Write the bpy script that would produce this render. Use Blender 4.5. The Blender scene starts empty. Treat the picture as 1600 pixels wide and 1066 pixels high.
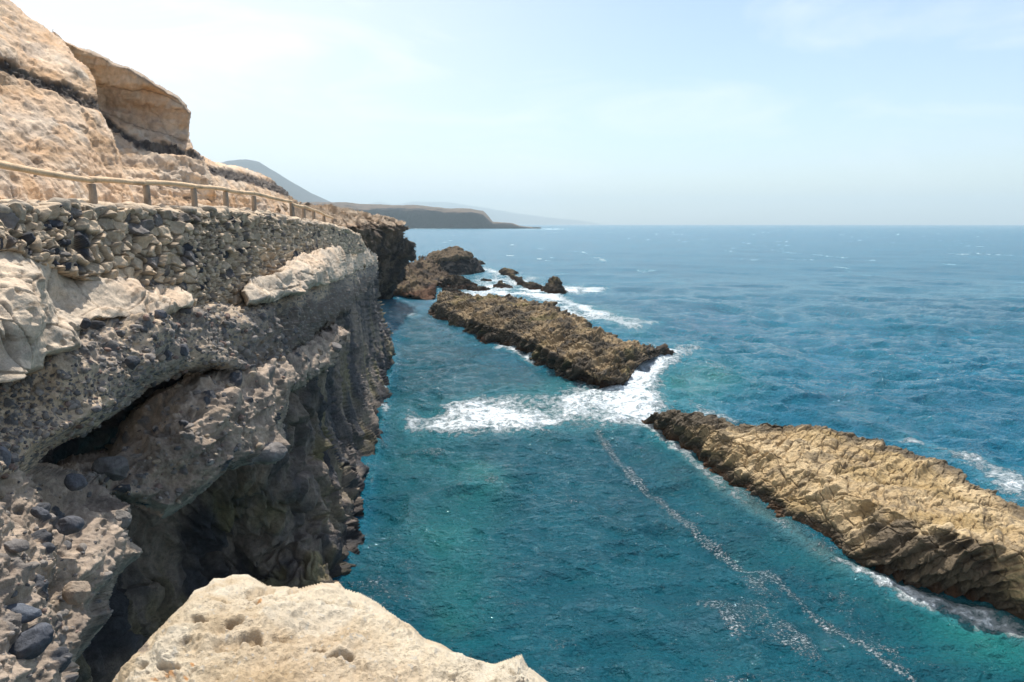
import bpy, math, random
import numpy as np
PI = math.pi
random.seed(7); RNG = np.random.default_rng(7)
scn = bpy.context.scene
COL = scn.collection

# ------------------------------------------------------------------ camera maths (photograph 1600 x 1066)
FPX = 1067.0; HC = 10.0; PITCH = math.atan(183.0/FPX)
CP, SP = math.cos(PITCH), math.sin(PITCH)
def rays(px, py):
    a = (np.asarray(px, float)-800)/FPX; b = (533-np.asarray(py, float))/FPX
    return np.stack([a, CP+b*SP, -SP+b*CP], -1)
CAM = np.array([0, 0, HC])
def at_t(px, py, t): return CAM+rays(px, py)*np.asarray(t, float)[..., None]
def t_z(px, py, z=0.0):
    return (np.asarray(z)-HC)/rays(px, py)[..., 2]
def at_z(px, py, z=0.0): return at_t(px, py, t_z(px, py, z))
def project(P):
    q = P-CAM; f = q[..., 1]*CP-q[..., 2]*SP; u = q[..., 1]*SP+q[..., 2]*CP
    f = np.where(np.abs(f) < 1e-3, 1e-3, f)
    return 800+FPX*q[..., 0]/f, 533-FPX*u/f, f

# ------------------------------------------------------------------ noise
def hsh(ix, iy, iz, s=0):
    k = np.uint32((s*2654435761+12345) & 0xffffffff)
    h = (ix.astype(np.uint32)*np.uint32(73856093)) ^ (iy.astype(np.uint32)*np.uint32(19349663)) ^ (iz.astype(np.uint32)*np.uint32(83492791)) ^ k
    h = (h ^ (h >> np.uint32(16)))*np.uint32(0x45d9f3b); h = (h ^ (h >> np.uint32(16)))*np.uint32(0x45d9f3b); h = h ^ (h >> np.uint32(16))
    return h.astype(np.float32)*np.float32(1/4294967295.0)
def vnoise(P, s=0, lin=False):
    P = np.asarray(P, np.float32); fl = np.floor(P); i = fl.astype(np.int32); f = P-fl; w = f if lin else f*f*f*(f*(f*6-15)+10); r = 0
    for dx in (0, 1):
        wx = w[..., 0] if dx else 1-w[..., 0]
        for dy in (0, 1):
            wxy = wx*(w[..., 1] if dy else 1-w[..., 1])
            for dz in (0, 1):
                wz = w[..., 2] if dz else 1-w[..., 2]
                r = r+hsh(i[..., 0]+dx, i[..., 1]+dy, i[..., 2]+dz, s)*wxy*wz
    return r*2-1
ROT = np.array([[.36, .48, -.8], [-.8, .6, 0], [.48, .64, .6]])
def lnoise(P, o=3, s=0):
    """piecewise linear noise: facets and ridges"""
    r = 0; a = 1; n = 0; Q = P@ROT
    for k in range(o): r = r+a*vnoise(Q+k*5.1, s+k, True); n += a; a *= .5; Q = (Q@ROT)*2.1
    return r/n
def fbm(P, o=4, s=0, g=.5, l=2.03):
    r = 0; a = 1; n = 0
    for k in range(o): r = r+a*vnoise(P*(l**k)+k*7.3, s+k); n += a; a *= g
    return r/n
def ridged(P, o=4, s=0):
    r = 0; a = 1; n = 0
    for k in range(o):
        r = r+a*(1-2*np.abs(vnoise(P*(2.07**k)+k*3.1, s+k))); n += a; a *= .5
    return r/n
def worley(P, s=0, full=False):
    """F1, F2, random id, facet (a random tilted plane inside each cell)"""
    P = np.asarray(P, np.float32); i = np.floor(P if full else P-.5).astype(np.int32)
    F1 = np.full(P.shape[:-1], 9., np.float32); F2 = F1.copy(); ID = np.zeros_like(F1); FC = np.zeros_like(F1)
    rg = (-1, 0, 1) if full else (0, 1)
    for dx in rg:
        for dy in rg:
            for dz in rg:
                a, b, c = i[..., 0]+dx, i[..., 1]+dy, i[..., 2]+dz
                h1 = hsh(a, b, c, s+1); h2 = hsh(a, b, c, s+2); h3 = hsh(a, b, c, s+3)
                j = .8
                qx = P[..., 0]-(a+.5+(h1-.5)*j); qy = P[..., 1]-(b+.5+(h2-.5)*j); qz = P[..., 2]-(c+.5+(h3-.5)*j)
                d = np.sqrt(qx*qx+qy*qy+qz*qz)
                n = d < F1
                F2 = np.where(n, F1, np.minimum(F2, d))
                if n.any():
                    k1 = (h1*7.13) % 1-.5; k2 = (h2*9.71) % 1-.5; k3 = (h3*5.37) % 1-.5
                    FC = np.where(n, qx*k1+qy*k2+qz*k3, FC)
                    ID = np.where(n, (h1*13.7+h2*5.1) % 1, ID)
                F1 = np.where(n, d, F1)
    return F1, F2, ID, FC*sm(F2-F1, 0, .2)
def sm(x, a, b):
    t = np.clip((x-a)/(b-a), 0, 1); return t*t*(3-2*t)
def mixc(c1, c2, f):
    f = np.asarray(f)[..., None]; return np.asarray(c1)*(1-f)+np.asarray(c2)*f
def tps(ctrl, px, py):
    """thin plate spline of inverse depth over photograph pixels"""
    c = np.array(ctrl, float); xy = c[:, :2]/200; v = 1/c[:, 2]
    def U(r2): return np.where(r2 > 1e-12, r2*np.log(r2+1e-20), 0)
    n = len(c); D = ((xy[:, None]-xy[None])**2).sum(-1)
    A = np.zeros((n+3, n+3)); A[:n, :n] = U(D)+np.eye(n)*1e-3; A[:n, n] = 1; A[:n, n+1:] = xy; A[n, :n] = 1; A[n+1:, :n] = xy.T
    w = np.linalg.solve(A, np.r_[v, 0, 0, 0])
    X = px.ravel()/200; Y = py.ravel()/200; r = w[n]+w[n+1]*X+w[n+2]*Y
    for k in range(n): r = r+w[k]*U((X-xy[k, 0])**2+(Y-xy[k, 1])**2)
    return 1/np.clip(r.reshape(px.shape), 1/400, 1/1.0)
def sdist(poly, px, py):
    """signed distance to polygon, positive inside"""
    p = np.array(poly, float); n = len(p); d = np.full(px.shape, 1e9); ins = np.zeros(px.shape, bool)
    for k in range(n):
        x1, y1 = p[k]; x2, y2 = p[(k+1) % n]; ex, ey = x2-x1, y2-y1
        t = np.clip(((px-x1)*ex+(py-y1)*ey)/(ex*ex+ey*ey+1e-9), 0, 1)
        d = np.minimum(d, np.hypot(px-x1-t*ex, py-y1-t*ey))
        if y1 != y2: ins ^= ((y1 > py) != (y2 > py)) & (px < ex*(py-y1)/(y2-y1)+x1)
    return np.where(ins, d, -d)
def pline(pts, x):
    p = np.array(pts, float); return np.interp(x, p[:, 0], p[:, 1])

# ------------------------------------------------------------------ meshes
def make_mesh(name, V, F, mat, col=None, parent=None, smooth=True, extra=None):
    V = np.ascontiguousarray(V, dtype=np.float32).reshape(-1, 3); F = np.ascontiguousarray(F, dtype=np.int32)
    me = bpy.data.meshes.new(name); me.vertices.add(len(V)); me.vertices.foreach_set('co', V.ravel())
    k = F.shape[1]; me.loops.add(F.size); me.loops.foreach_set('vertex_index', F.ravel())
    me.polygons.add(len(F)); me.polygons.foreach_set('loop_start', np.arange(0, F.size, k, dtype=np.int32))
    me.polygons.foreach_set('loop_total', np.full(len(F), k, dtype=np.int32))
    me.update(calc_edges=True)
    me.polygons.foreach_set('use_smooth', np.full(len(F), smooth, dtype=bool))
    if col is not None:
        c = np.ones((len(V), 4), np.float32); c[:, :3] = np.clip(np.asarray(col).reshape(-1, 3), .001, 1)
        a = me.color_attributes.new('Col', 'FLOAT_COLOR', 'POINT'); a.data.foreach_set('color', c.ravel())
    if extra:
        for nm, arr in extra.items():
            a = me.attributes.new(nm, 'FLOAT', 'POINT'); a.data.foreach_set('value', np.ascontiguousarray(arr, dtype=np.float32).ravel())
    me.materials.append(mat)
    o = bpy.data.objects.new(name, me); COL.objects.link(o)
    if parent: o.parent = parent
    return o
def grid_faces(nr, nc, keep=None, flip=False):
    idx = np.arange(nr*nc).reshape(nr, nc)
    a, b, c, d = idx[:-1, :-1], idx[1:, :-1], idx[1:, 1:], idx[:-1, 1:]
    F = np.stack([a, d, c, b] if flip else [a, b, c, d], -1).reshape(-1, 4)
    if keep is None: return F, None
    kf = (keep[:-1, :-1] & keep[1:, :-1] & keep[1:, 1:] & keep[:-1, 1:]).ravel(); F = F[kf]
    used = np.unique(F); mp = np.full(nr*nc, -1); mp[used] = np.arange(len(used))
    return mp[F], used
def gnormals(P):
    du = np.gradient(P, axis=1); dv = np.gradient(P, axis=0)
    n = np.cross(dv, du); n /= np.linalg.norm(n, axis=-1, keepdims=True)+1e-12
    return n
def tag(o, label=None, cat=None, group=None, kind=None):
    if label: o['label'] = label
    if cat: o['category'] = cat
    if group: o['group'] = group
    if kind: o['kind'] = kind
    return o
def empty(name, loc=(0, 0, 0)):
    o = bpy.data.objects.new(name, None); COL.objects.link(o); o.location = loc; return o

# ------------------------------------------------------------------ materials
def rockmat(name, scale=1.0, bump=.03, rough=.9, var=.25):
    m = bpy.data.materials.new(name); m.use_nodes = True; nt = m.node_tree; N = nt.nodes; L = nt.links
    b = N['Principled BSDF']; b.inputs['Roughness'].default_value = rough; b.inputs['Specular IOR Level'].default_value = .25
    at = N.new('ShaderNodeAttribute'); at.attribute_name = 'Col'
    tc = N.new('ShaderNodeTexCoord')
    def noise(s, d=6, r=.62):
        n = N.new('ShaderNodeTexNoise'); n.inputs['Scale'].default_value = s*scale; n.inputs['Detail'].default_value = d
        n.inputs['Roughness'].default_value = r; L.new(tc.outputs['Object'], n.inputs['Vector']); return n
    n1 = noise(9); n2 = noise(55, 4)
    mr = N.new('ShaderNodeMapRange'); mr.inputs['To Min'].default_value = 1-var*1.6; mr.inputs['To Max'].default_value = 1+var*1.6
    mr.inputs['From Min'].default_value = .25; mr.inputs['From Max'].default_value = .75
    L.new(n1.outputs['Fac'], mr.inputs['Value'])
    mr2 = N.new('ShaderNodeMapRange'); mr2.inputs['To Min'].default_value = 1-var; mr2.inputs['To Max'].default_value = 1+var
    mr2.inputs['From Min'].default_value = .25; mr2.inputs['From Max'].default_value = .75
    L.new(n2.outputs['Fac'], mr2.inputs['Value'])
    mm = N.new('ShaderNodeMath'); mm.operation = 'MULTIPLY'; L.new(mr.outputs[0], mm.inputs[0]); L.new(mr2.outputs[0], mm.inputs[1])
    vm = N.new('ShaderNodeVectorMath'); vm.operation = 'SCALE'; L.new(at.outputs['Color'], vm.inputs[0]); L.new(mm.outputs[0], vm.inputs['Scale'])
    L.new(vm.outputs[0], b.inputs['Base Color'])
    b1 = N.new('ShaderNodeBump'); b1.inputs['Distance'].default_value = bump/scale; b1.inputs['Strength'].default_value = .9
    L.new(n1.outputs['Fac'], b1.inputs['Height'])
    b2 = N.new('ShaderNodeBump'); b2.inputs['Distance'].default_value = bump*.25/scale; b2.inputs['Strength'].default_value = .9
    L.new(n2.outputs['Fac'], b2.inputs['Height']); L.new(b1.outputs['Normal'], b2.inputs['Normal'])
    L.new(b2.outputs['Normal'], b.inputs['Normal'])
    return m
M_tan = rockmat('tan_sandstone', 1.0, .05, .92, .12)
M_cong = rockmat('conglomerate_rock', 1.6, .05, .9, .2)
M_dark = rockmat('dark_basalt', .8, .08, .75, .25)
M_far = rockmat('distant_rock', .25, .3, .85, .25)
M_hill = rockmat('hill_rock', .004, 4, .95, .15)
M_fore = rockmat('pale_limestone', 3.0, .09, .92, .09)
M_wall = rockmat('wall_stone', 1.8, .035, .9, .18)
M_islet = rockmat('islet_rock', .9, .07, .8, .25)

# palettes (linear albedo)
TAN = np.array((.66, .46, .30)); TAN2 = np.array((.74, .57, .41)); ORG = np.array((.55, .33, .17)); GREY = np.array((.26, .225, .19))
DRK = np.array((.042, .037, .035)); BLK = np.array((.018, .017, .018)); BRN = np.array((.15, .10, .06)); OLV = np.array((.13, .105, .05))
PALE = np.array((.60, .51, .40))

# ------------------------------------------------------------------ a relief patch: outline + real depths, edges rolled back into the rock
def patch(name, mat, outline, ctrl, disp, color, step=1.6, roll=(14, 1.0), edge=4.0, parent=None, smooth=True, seed=0, noroll=None, fade=.75, fp=2., graze=1.):
    o = np.array(outline, float); x0, y0 = o.min(0)-3*edge; x1, y1 = o.max(0)+3*edge
    px, py = np.meshgrid(np.arange(x0, x1, step), np.arange(y0, y1, step))
    t = tps(ctrl, px, py)
    P = at_t(px, py, t)
    s = sdist(outline, px, py)
    en = fbm(P*.9, 4, seed+50)*edge*2.0+lnoise(P*3, 4, seed+60)*edge*1.1+lnoise(P*7, 3, seed+61)*edge*.8
    s = s+en
    w, R = roll
    q = np.clip(1-s/w, 0, 1); back = R*(1-np.sqrt(np.clip(1-q*q, 0, 1)))
    if noroll is not None: back = back*noroll(px, py)
    n = gnormals(P); vv = P-CAM; n *= -np.sign((n*vv).sum(-1, keepdims=True))
    P = at_t(px, py, t+back)
    fr = -rays(px, py); fr /= np.linalg.norm(fr, axis=-1, keepdims=True); e_ = (q*q)[..., None]
    n = n*(1-.3*e_)+fr*.3*e_; n /= np.linalg.norm(n, axis=-1, keepdims=True)
    d, c = disp(P, px, py, s, n)
    gz = np.abs((n*vv).sum(-1))/np.linalg.norm(vv, axis=-1)
    P = P+n*(d*(1-fade*q**fp)*(1-graze*.7*(1-sm(gz, .0, .35))))[..., None]
    F, used = grid_faces(*px.shape, keep=s > 0)
    V = P.reshape(-1, 3)[used]; C = c.reshape(-1, 3)[used]
    ob = make_mesh(name, V, F, mat, C, parent, smooth)
    return ob, V, n.reshape(-1, 3)[used]

def cobble_layer(P, scale, seed, frac=.6):
    """cobbles set in a matrix: returns height 0..1 of the stones, mask and id"""
    F1, F2, ID, FC = worley(P*scale+fbm(P*scale*.8, 2, seed)[..., None]*.25, seed)
    r = .22+.26*((ID*7.7) % 1)
    m = (ID < frac)
    h = np.sqrt(np.clip(1-(F1/r)**2, 0, 1))*m
    return h, (h > .05), (ID*3.31) % 1, r

# ================================================================== UPPER CLIFF
def d_upper(kind):
    def f(P, px, py, s, n):
        W1 = worley(P*np.array((1.1, 1.1, .8))+fbm(P*1.2, 3, 3)[..., None]*.5, 11)
        W2 = worley(P*np.array((3.2, 3.2, 2.2))+fbm(P*3, 2, 5)[..., None]*.4, 21)
        fl = fbm(P*np.array((2.2, 2.2, .55)), 5, 8)          # vertical flutes
        fine = fbm(P*9, 4, 17)
        pit = sm(vnoise(P*np.array((6, 6, 3.)), 4), .45, .8)
        rg = ridged(P*np.array((1.5, 1.5, 1.0))+5, 5, 33)
        st = P@np.array([[.8, 0, .5], [.3, 1, .2], [-.5, 0, .8]]); dg = ridged(st*np.array((4.5, 3.5, 1.1)), 4, 55)
        bed = ridged(P*np.array((.5, .35, 6.)), 4, 57)*(2.4 if kind == 'b' else 1)+(5*lnoise(P*1.6, 4, 58)+1.5*lnoise(P*np.array((5, 5, 9.)), 3, 60) if kind == 'b' else 0)
        d = .05*W1[3]+.04*W2[3]+.05*fl+.015*fine-.02*pit+.025*rg+.14*lnoise(P*np.array((.7, .7, .35)), 4, 23)+.05*dg+.05*lnoise(st*np.array((5, 5, 1.2)), 4, 29)+.02*bed+.02*lnoise(P*13, 3, 64)-.03*sm(.05-(W1[1]-W1[0]), 0, .05)
        c = mixc(TAN, TAN2, sm(fbm(P*1.3, 4, 9), -.3, .5))
        c = mixc(c, ORG, .55*sm(fbm(P*np.array((.9, .9, 1.6)), 4, 19), .0, .55))
        c = mixc(c, PALE, .6*sm(fbm(P*1.9+9, 4, 29), .1, .5)); c = mixc(c, ORG, .5*sm(fbm(P*np.array((.25, .2, 3.2)), 4, 79), .05, .35)); c = mixc(c, np.array((.42, .33, .26)), .5*sm(fbm(P*np.array((.3, .25, 5.)), 4, 80), .12, .4)); c = mixc(c, np.array((.40, .32, .25)), .6*sm(fbm(st*np.array((3.2, 3.2, .7)), 4, 49), .0, .4)); c = mixc(c, ORG*1.1, .6*sm(fbm(st*np.array((2.6, 2.6, .6))+7, 4, 59), .12, .5)); c = mixc(c, BRN, .8*sm(vnoise(P*np.array((3.5, 3.5, 5))+3, 69), .72, .85))
        c = mixc(c, BRN*1.5, .5*sm(fbm(P*np.array((5, 5, 2.))+9, 4, 39), .22, .5)); c = mixc(c, BRN*1.2, .55*sm(-dg, .42, .75))
        wob = 5*fbm(P*2.2, 3, 44)
        if kind == 'a':
            yb = pline([(-200, 40), (0, 100), (60, 124), (100, 141), (158, 168), (260, 220)], px)+wob
            k = sm(10-np.abs(py-yb), -3, 4)*sm(fbm(P*1.6, 2, 70), -.75, -.2)*sm(172-px, -6, 6)
        elif kind == 'b':
            yb = pline([(60, 150), (170, 195), (215, 230), (260, 236), (318, 246), (400, 260)], px)+wob*.6
            k = sm(7-np.abs(py-yb), -3, 3)
            lip = pline([(60, 120), (150, 136), (200, 140), (260, 150), (300, 170)], px)+wob*.4
            lam = np.sin(P[..., 2]*17+3*fbm(P*1.3, 3, 12))
            under = sm(2-np.abs(py-lip), -3, 2); l2 = pline([(100, 165), (170, 180), (235, 205), (300, 222)], px)
            d = d-.05*under-.05*sm(3-np.abs(py-l2), -3, 2)+.03*lam
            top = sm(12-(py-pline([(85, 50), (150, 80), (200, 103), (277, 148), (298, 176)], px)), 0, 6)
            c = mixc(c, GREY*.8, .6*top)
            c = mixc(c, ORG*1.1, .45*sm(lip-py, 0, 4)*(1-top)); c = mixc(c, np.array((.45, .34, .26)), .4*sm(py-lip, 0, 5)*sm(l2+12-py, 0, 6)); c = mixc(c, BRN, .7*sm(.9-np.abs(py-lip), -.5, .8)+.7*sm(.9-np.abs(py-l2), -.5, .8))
        else:
            yb = pline([(300, 262), (330, 266), (380, 277), (420, 288), (455, 303)], px)+wob*.5
            k = sm(7-np.abs(py-yb), -3, 3)
            d = d*.8
        Wb = worley(P*np.array((6, 6, 7.)), 61)
        d = d+k*(.12*Wb[3]*2+.05*fbm(P*14, 3, 3)-.06)
        dk = mixc(BLK*2.2, GREY*.45, sm(Wb[2], .55, .95)); c = mixc(c, dk, k*.93)
        return d, c
    return f
cliff_up = tag(empty('upper_cliff', (-9, 12, 9)), 'tall tan layered cliff face rising behind the railing, with a dark stone band', 'cliff', kind='structure')
def par_fix(objs, parent):
    for o in objs: o.parent = parent; o.matrix_parent_inverse = parent.matrix_world.inverted()
bpy.context.view_layer.update()
skyA = [(-160, -190), (0, -12), (25, 6), (50, 30), (75, 45), (97, 64), (118, 88), (140, 102), (149, 122), (154, 160), (170, 196), (188, 238), (203, 290), (216, 345)]
oa, _, _ = patch('near_buttress', M_tan, skyA+[(-160, 345)],
    [(-160, 340, 7.8), (0, 340, 9.7), (100, 340, 11.2), (215, 345, 13.4), (0, 230, 10.7), (120, 240, 12.3), (190, 250, 13.9), (0, 125, 12.2), (80, 150, 12.9), (150, 170, 13.8), (0, 85, 12.3),
     (100, 100, 13.7), (145, 115, 14.6), (0, 0, 14.2), (50, 40, 14.6), (-160, 0, 11.6), (-160, -190, 15), (-160, 200, 8.8), (97, 64, 14.9)], d_upper('a'), d_upper, step=1.5, roll=(12, 1.6), edge=3.2, seed=1)
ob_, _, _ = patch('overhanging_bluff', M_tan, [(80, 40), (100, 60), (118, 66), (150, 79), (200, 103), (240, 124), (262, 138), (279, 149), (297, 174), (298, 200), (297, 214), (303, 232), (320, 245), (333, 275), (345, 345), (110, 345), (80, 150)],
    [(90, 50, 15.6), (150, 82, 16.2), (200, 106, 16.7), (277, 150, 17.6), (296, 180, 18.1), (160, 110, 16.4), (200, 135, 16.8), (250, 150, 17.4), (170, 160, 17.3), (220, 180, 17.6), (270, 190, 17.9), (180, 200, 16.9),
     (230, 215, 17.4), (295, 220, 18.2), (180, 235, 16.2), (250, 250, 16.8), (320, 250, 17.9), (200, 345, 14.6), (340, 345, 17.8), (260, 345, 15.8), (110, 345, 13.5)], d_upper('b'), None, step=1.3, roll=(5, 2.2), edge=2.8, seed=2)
oc, _, _ = patch('low_bluff', M_tan, [(290, 235), (318, 243), (335, 252), (355, 257), (385, 263), (410, 272), (425, 281), (440, 289), (452, 300), (455, 315), (462, 350), (285, 350)],
    [(300, 240, 19.2), (350, 258, 21.5), (400, 270, 24), (450, 300, 27.5), (320, 268, 18.8), (380, 282, 21.8), (440, 300, 25.6), (300, 345, 16.8), (380, 345, 20.6), (460, 345, 25.2)], d_upper('c'), None, step=1.1, roll=(7, 2.0), edge=1.5, seed=3)
par_fix([oa, ob_, oc], cliff_up)

# ================================================================== LOWER CLIFF (below the wall)
def d_lime(P, px, py, s, n):
    W1 = worley(P*np.array((1.7, 1.3, 1.9))+fbm(P*.8, 2, 3)[..., None]*.6, 111)
    W2 = worley(P*np.array((4.5, 3.2, 4.5))+fbm(P*2, 2, 3)[..., None]*.5, 121)
    cr = sm(.05-(W1[1]-W1[0]), 0, .05)
    d = .14*W1[3]+.05*W2[3]+.55*lnoise(P*np.array((1.1, .8, 1.1)), 3, 133)+.07*lnoise(P*4, 5, 134)+.015*fbm(P*9, 4, 7)-.03*cr-.05*sm(vnoise(P*11, 9), .5, .8)
    c = mixc(np.array((.66, .52, .38)), np.array((.52, .43, .33)), sm(fbm(P*1.4, 4, 8), -.3, .4))
    c = mixc(c, GREY, .55*sm(fbm(P*3.3, 4, 18), .05, .45)); c = mixc(c, TAN, .5*sm(fbm(P*1.1+5, 4, 38), .0, .4)); c = mixc(c, BRN, .6*cr)
    c = mixc(c, BRN*1.3, .6*sm(fbm(P*np.array((9, 5, 14.)), 3, 28), .3, .5))
    return d, c
def d_cong(P, px, py, s, n):
    base = ridged(P*.9, 3, 5)*.12+fbm(P*2.6, 4, 6)*.14
    W1 = worley(P*1.3, 15); base = base+.2*W1[3]+.28*lnoise(P*.9, 5, 151)+.06*lnoise(P*6, 4, 152)
    h1, m1, i1, r1 = cobble_layer(P, 4.6, 71, .42); h2, m2, i2, r2 = cobble_layer(P+3.3, 9.5, 81, .85); h3, m3, i3, r3 = cobble_layer(P+1.7, 19., 91, .9)
    d = base+.07*h1+.038*np.maximum(h2*(1-m1), 0)+.017*h3*(1-m1)*(1-m2)+.02*fbm(P*15, 3, 7)-.03*sm(vnoise(P*13, 3), .3, .7)*(1-m1)*(1-m2)
    mat = mixc(np.array((.56, .42, .285)), np.array((.40, .315, .24)), sm(fbm(P*1.5, 4, 2), -.2, .35))
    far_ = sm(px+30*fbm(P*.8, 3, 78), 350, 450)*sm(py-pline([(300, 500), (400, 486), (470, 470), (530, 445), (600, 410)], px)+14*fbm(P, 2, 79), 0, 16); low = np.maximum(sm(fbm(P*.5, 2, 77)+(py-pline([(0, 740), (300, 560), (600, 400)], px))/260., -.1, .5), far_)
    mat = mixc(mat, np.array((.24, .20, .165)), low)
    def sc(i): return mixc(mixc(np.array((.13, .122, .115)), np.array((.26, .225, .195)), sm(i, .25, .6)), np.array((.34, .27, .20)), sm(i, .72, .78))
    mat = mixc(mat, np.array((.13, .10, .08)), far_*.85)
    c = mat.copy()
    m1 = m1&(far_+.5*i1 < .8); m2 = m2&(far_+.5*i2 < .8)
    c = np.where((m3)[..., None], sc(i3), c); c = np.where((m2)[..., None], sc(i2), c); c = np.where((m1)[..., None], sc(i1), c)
    return d, c
def d_mid(P, px, py, s, n):
    W1 = worley(P*np.array((1.2, 1., 1.5))+fbm(P, 3, 1)[..., None]*.5, 205)
    h1, m1, i1, r1 = cobble_layer(P, 3.4, 171, .28); h2, m2, i2, r2 = cobble_layer(P+3.3, 9., 181, .55)
    lam = ridged(P*np.array((1.2, 1.2, 5.)), 4, 14)
    d = .3*W1[3]+.40*lnoise(P*1.1, 6, 251)+.08*lnoise(P*np.array((4, 4, 6.)), 4, 253)+.07*lam+.10*fbm(P*2.4, 5, 6)+.05*fbm(P*11, 4, 16)+.05*lnoise(P*6, 4, 216)-.04*sm(vnoise(P*9, 3), .35, .75)+.07*h1+.02*h2*(1-m1)
    c = mixc(np.array((.25, .195, .15)), np.array((.44, .34, .255)), sm(fbm(P*2.2, 4, 2), -.3, .35))
    c = mixc(c, np.array((.35, .26, .18)), .55*sm(fbm(P*1.1, 4, 92), .08, .5))
    c = mixc(c, DRK, .5*sm(fbm(P*3.1, 4, 32), .15, .5))
    sc = mixc(np.array((.075, .075, .08)), np.array((.2, .17, .145)), sm(i1, .4, .7)); c = np.where(m1[..., None], sc, c)
    return d, c
def d_dark(P, px, py, s, n):
    wp = fbm(P*.7, 3, 1)[..., None]*.7
    W1 = worley(P*np.array((.75, .75, .16))+wp, 305); W2 = worley(P*np.array((2.4, 2.4, .7))+wp, 315); W3 = worley(P*np.array((4., 4., 2.6))+wp*3, 325)
    d = 1.1*W1[3]+.4*W2[3]+.06*W3[3]+1.3*lnoise(P*np.array((.5, .5, .2)), 3, 351)+.35*lnoise(P*np.array((1.4, 1.4, .6)), 4, 352)+.12*fbm(P*1.7, 4, 6)+.12*lnoise(P*3.5, 4, 353)-.22*sm(.12-(W1[1]-W1[0]), 0, .12)-.07*sm(.1-(W2[1]-W2[0]), 0, .1)
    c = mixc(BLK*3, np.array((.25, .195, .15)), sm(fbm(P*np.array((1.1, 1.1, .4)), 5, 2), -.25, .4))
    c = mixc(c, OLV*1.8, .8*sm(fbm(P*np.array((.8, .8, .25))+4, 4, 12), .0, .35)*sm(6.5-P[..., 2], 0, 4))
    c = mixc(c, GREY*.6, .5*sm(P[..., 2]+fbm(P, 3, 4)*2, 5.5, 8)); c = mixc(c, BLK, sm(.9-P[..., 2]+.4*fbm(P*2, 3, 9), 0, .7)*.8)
    return d, c
cliff_lo = tag(empty('sea_cliff', (-6, 10, 0)), 'grey and tan sea cliff under the dry stone wall, pebbly above and dark near the water', 'cliff', kind='structure')
bpy.context.view_layer.update()
parts = []
def W(px, py): return float(t_z(px, py, 0))
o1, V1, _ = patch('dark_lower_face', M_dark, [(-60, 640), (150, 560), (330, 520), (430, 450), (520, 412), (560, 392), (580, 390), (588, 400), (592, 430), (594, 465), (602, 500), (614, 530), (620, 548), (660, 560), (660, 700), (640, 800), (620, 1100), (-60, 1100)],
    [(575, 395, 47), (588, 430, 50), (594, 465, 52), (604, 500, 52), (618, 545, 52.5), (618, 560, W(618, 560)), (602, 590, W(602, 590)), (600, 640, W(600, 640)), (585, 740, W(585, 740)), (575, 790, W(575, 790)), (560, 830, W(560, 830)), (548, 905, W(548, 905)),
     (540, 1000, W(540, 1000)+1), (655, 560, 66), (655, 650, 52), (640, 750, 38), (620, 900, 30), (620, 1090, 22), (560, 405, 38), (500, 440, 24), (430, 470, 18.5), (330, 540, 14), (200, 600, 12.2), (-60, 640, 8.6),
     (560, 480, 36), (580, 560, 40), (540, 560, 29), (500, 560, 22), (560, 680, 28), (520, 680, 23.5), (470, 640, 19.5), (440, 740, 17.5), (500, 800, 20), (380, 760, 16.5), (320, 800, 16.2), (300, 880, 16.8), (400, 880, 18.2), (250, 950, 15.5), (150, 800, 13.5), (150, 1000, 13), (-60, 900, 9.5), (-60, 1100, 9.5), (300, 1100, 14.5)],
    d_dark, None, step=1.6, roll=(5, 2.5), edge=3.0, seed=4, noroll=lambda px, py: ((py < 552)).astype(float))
parts.append(o1)
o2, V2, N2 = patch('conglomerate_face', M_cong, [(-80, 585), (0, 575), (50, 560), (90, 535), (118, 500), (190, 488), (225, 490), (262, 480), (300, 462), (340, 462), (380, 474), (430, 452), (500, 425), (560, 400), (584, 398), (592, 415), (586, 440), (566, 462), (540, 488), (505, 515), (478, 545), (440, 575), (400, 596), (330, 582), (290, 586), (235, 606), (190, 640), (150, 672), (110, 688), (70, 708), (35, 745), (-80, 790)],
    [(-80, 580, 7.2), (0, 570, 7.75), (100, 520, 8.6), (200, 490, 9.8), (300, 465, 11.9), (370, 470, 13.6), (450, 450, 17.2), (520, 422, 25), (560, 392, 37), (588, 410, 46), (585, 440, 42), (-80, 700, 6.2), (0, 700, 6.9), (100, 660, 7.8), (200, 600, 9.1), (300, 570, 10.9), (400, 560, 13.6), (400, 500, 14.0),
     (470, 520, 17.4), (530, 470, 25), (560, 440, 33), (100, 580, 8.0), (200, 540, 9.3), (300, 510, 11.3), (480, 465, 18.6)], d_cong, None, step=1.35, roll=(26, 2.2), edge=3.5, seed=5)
parts.append(o2)
o3, V3, N3 = patch('mid_bulge', M_cong, [(165, 700), (185, 660), (215, 635), (260, 602), (330, 575), (400, 560), (470, 530), (520, 505), (545, 520), (538, 550), (510, 580), (480, 600), (448, 620), (440, 660), (446, 700), (430, 722), (380, 728), (352, 735), (330, 765), (290, 792), (255, 810), (215, 790), (150, 770), (60, 750), (90, 720)],
    [(90, 730, 9.3), (180, 680, 10.6), (200, 740, 9.9), (260, 610, 11.4), (300, 660, 10.9), (330, 600, 12.0), (380, 660, 12.2), (440, 600, 14.2), (440, 700, 13.6), (500, 560, 19.0), (535, 530, 23.0), (330, 740, 11.0), (250, 790, 10.2), (150, 750, 9.4), (420, 560, 14.6)], d_mid, None, step=1.4, roll=(22, 2.5), edge=4, seed=6)
parts.append(o3)
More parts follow.
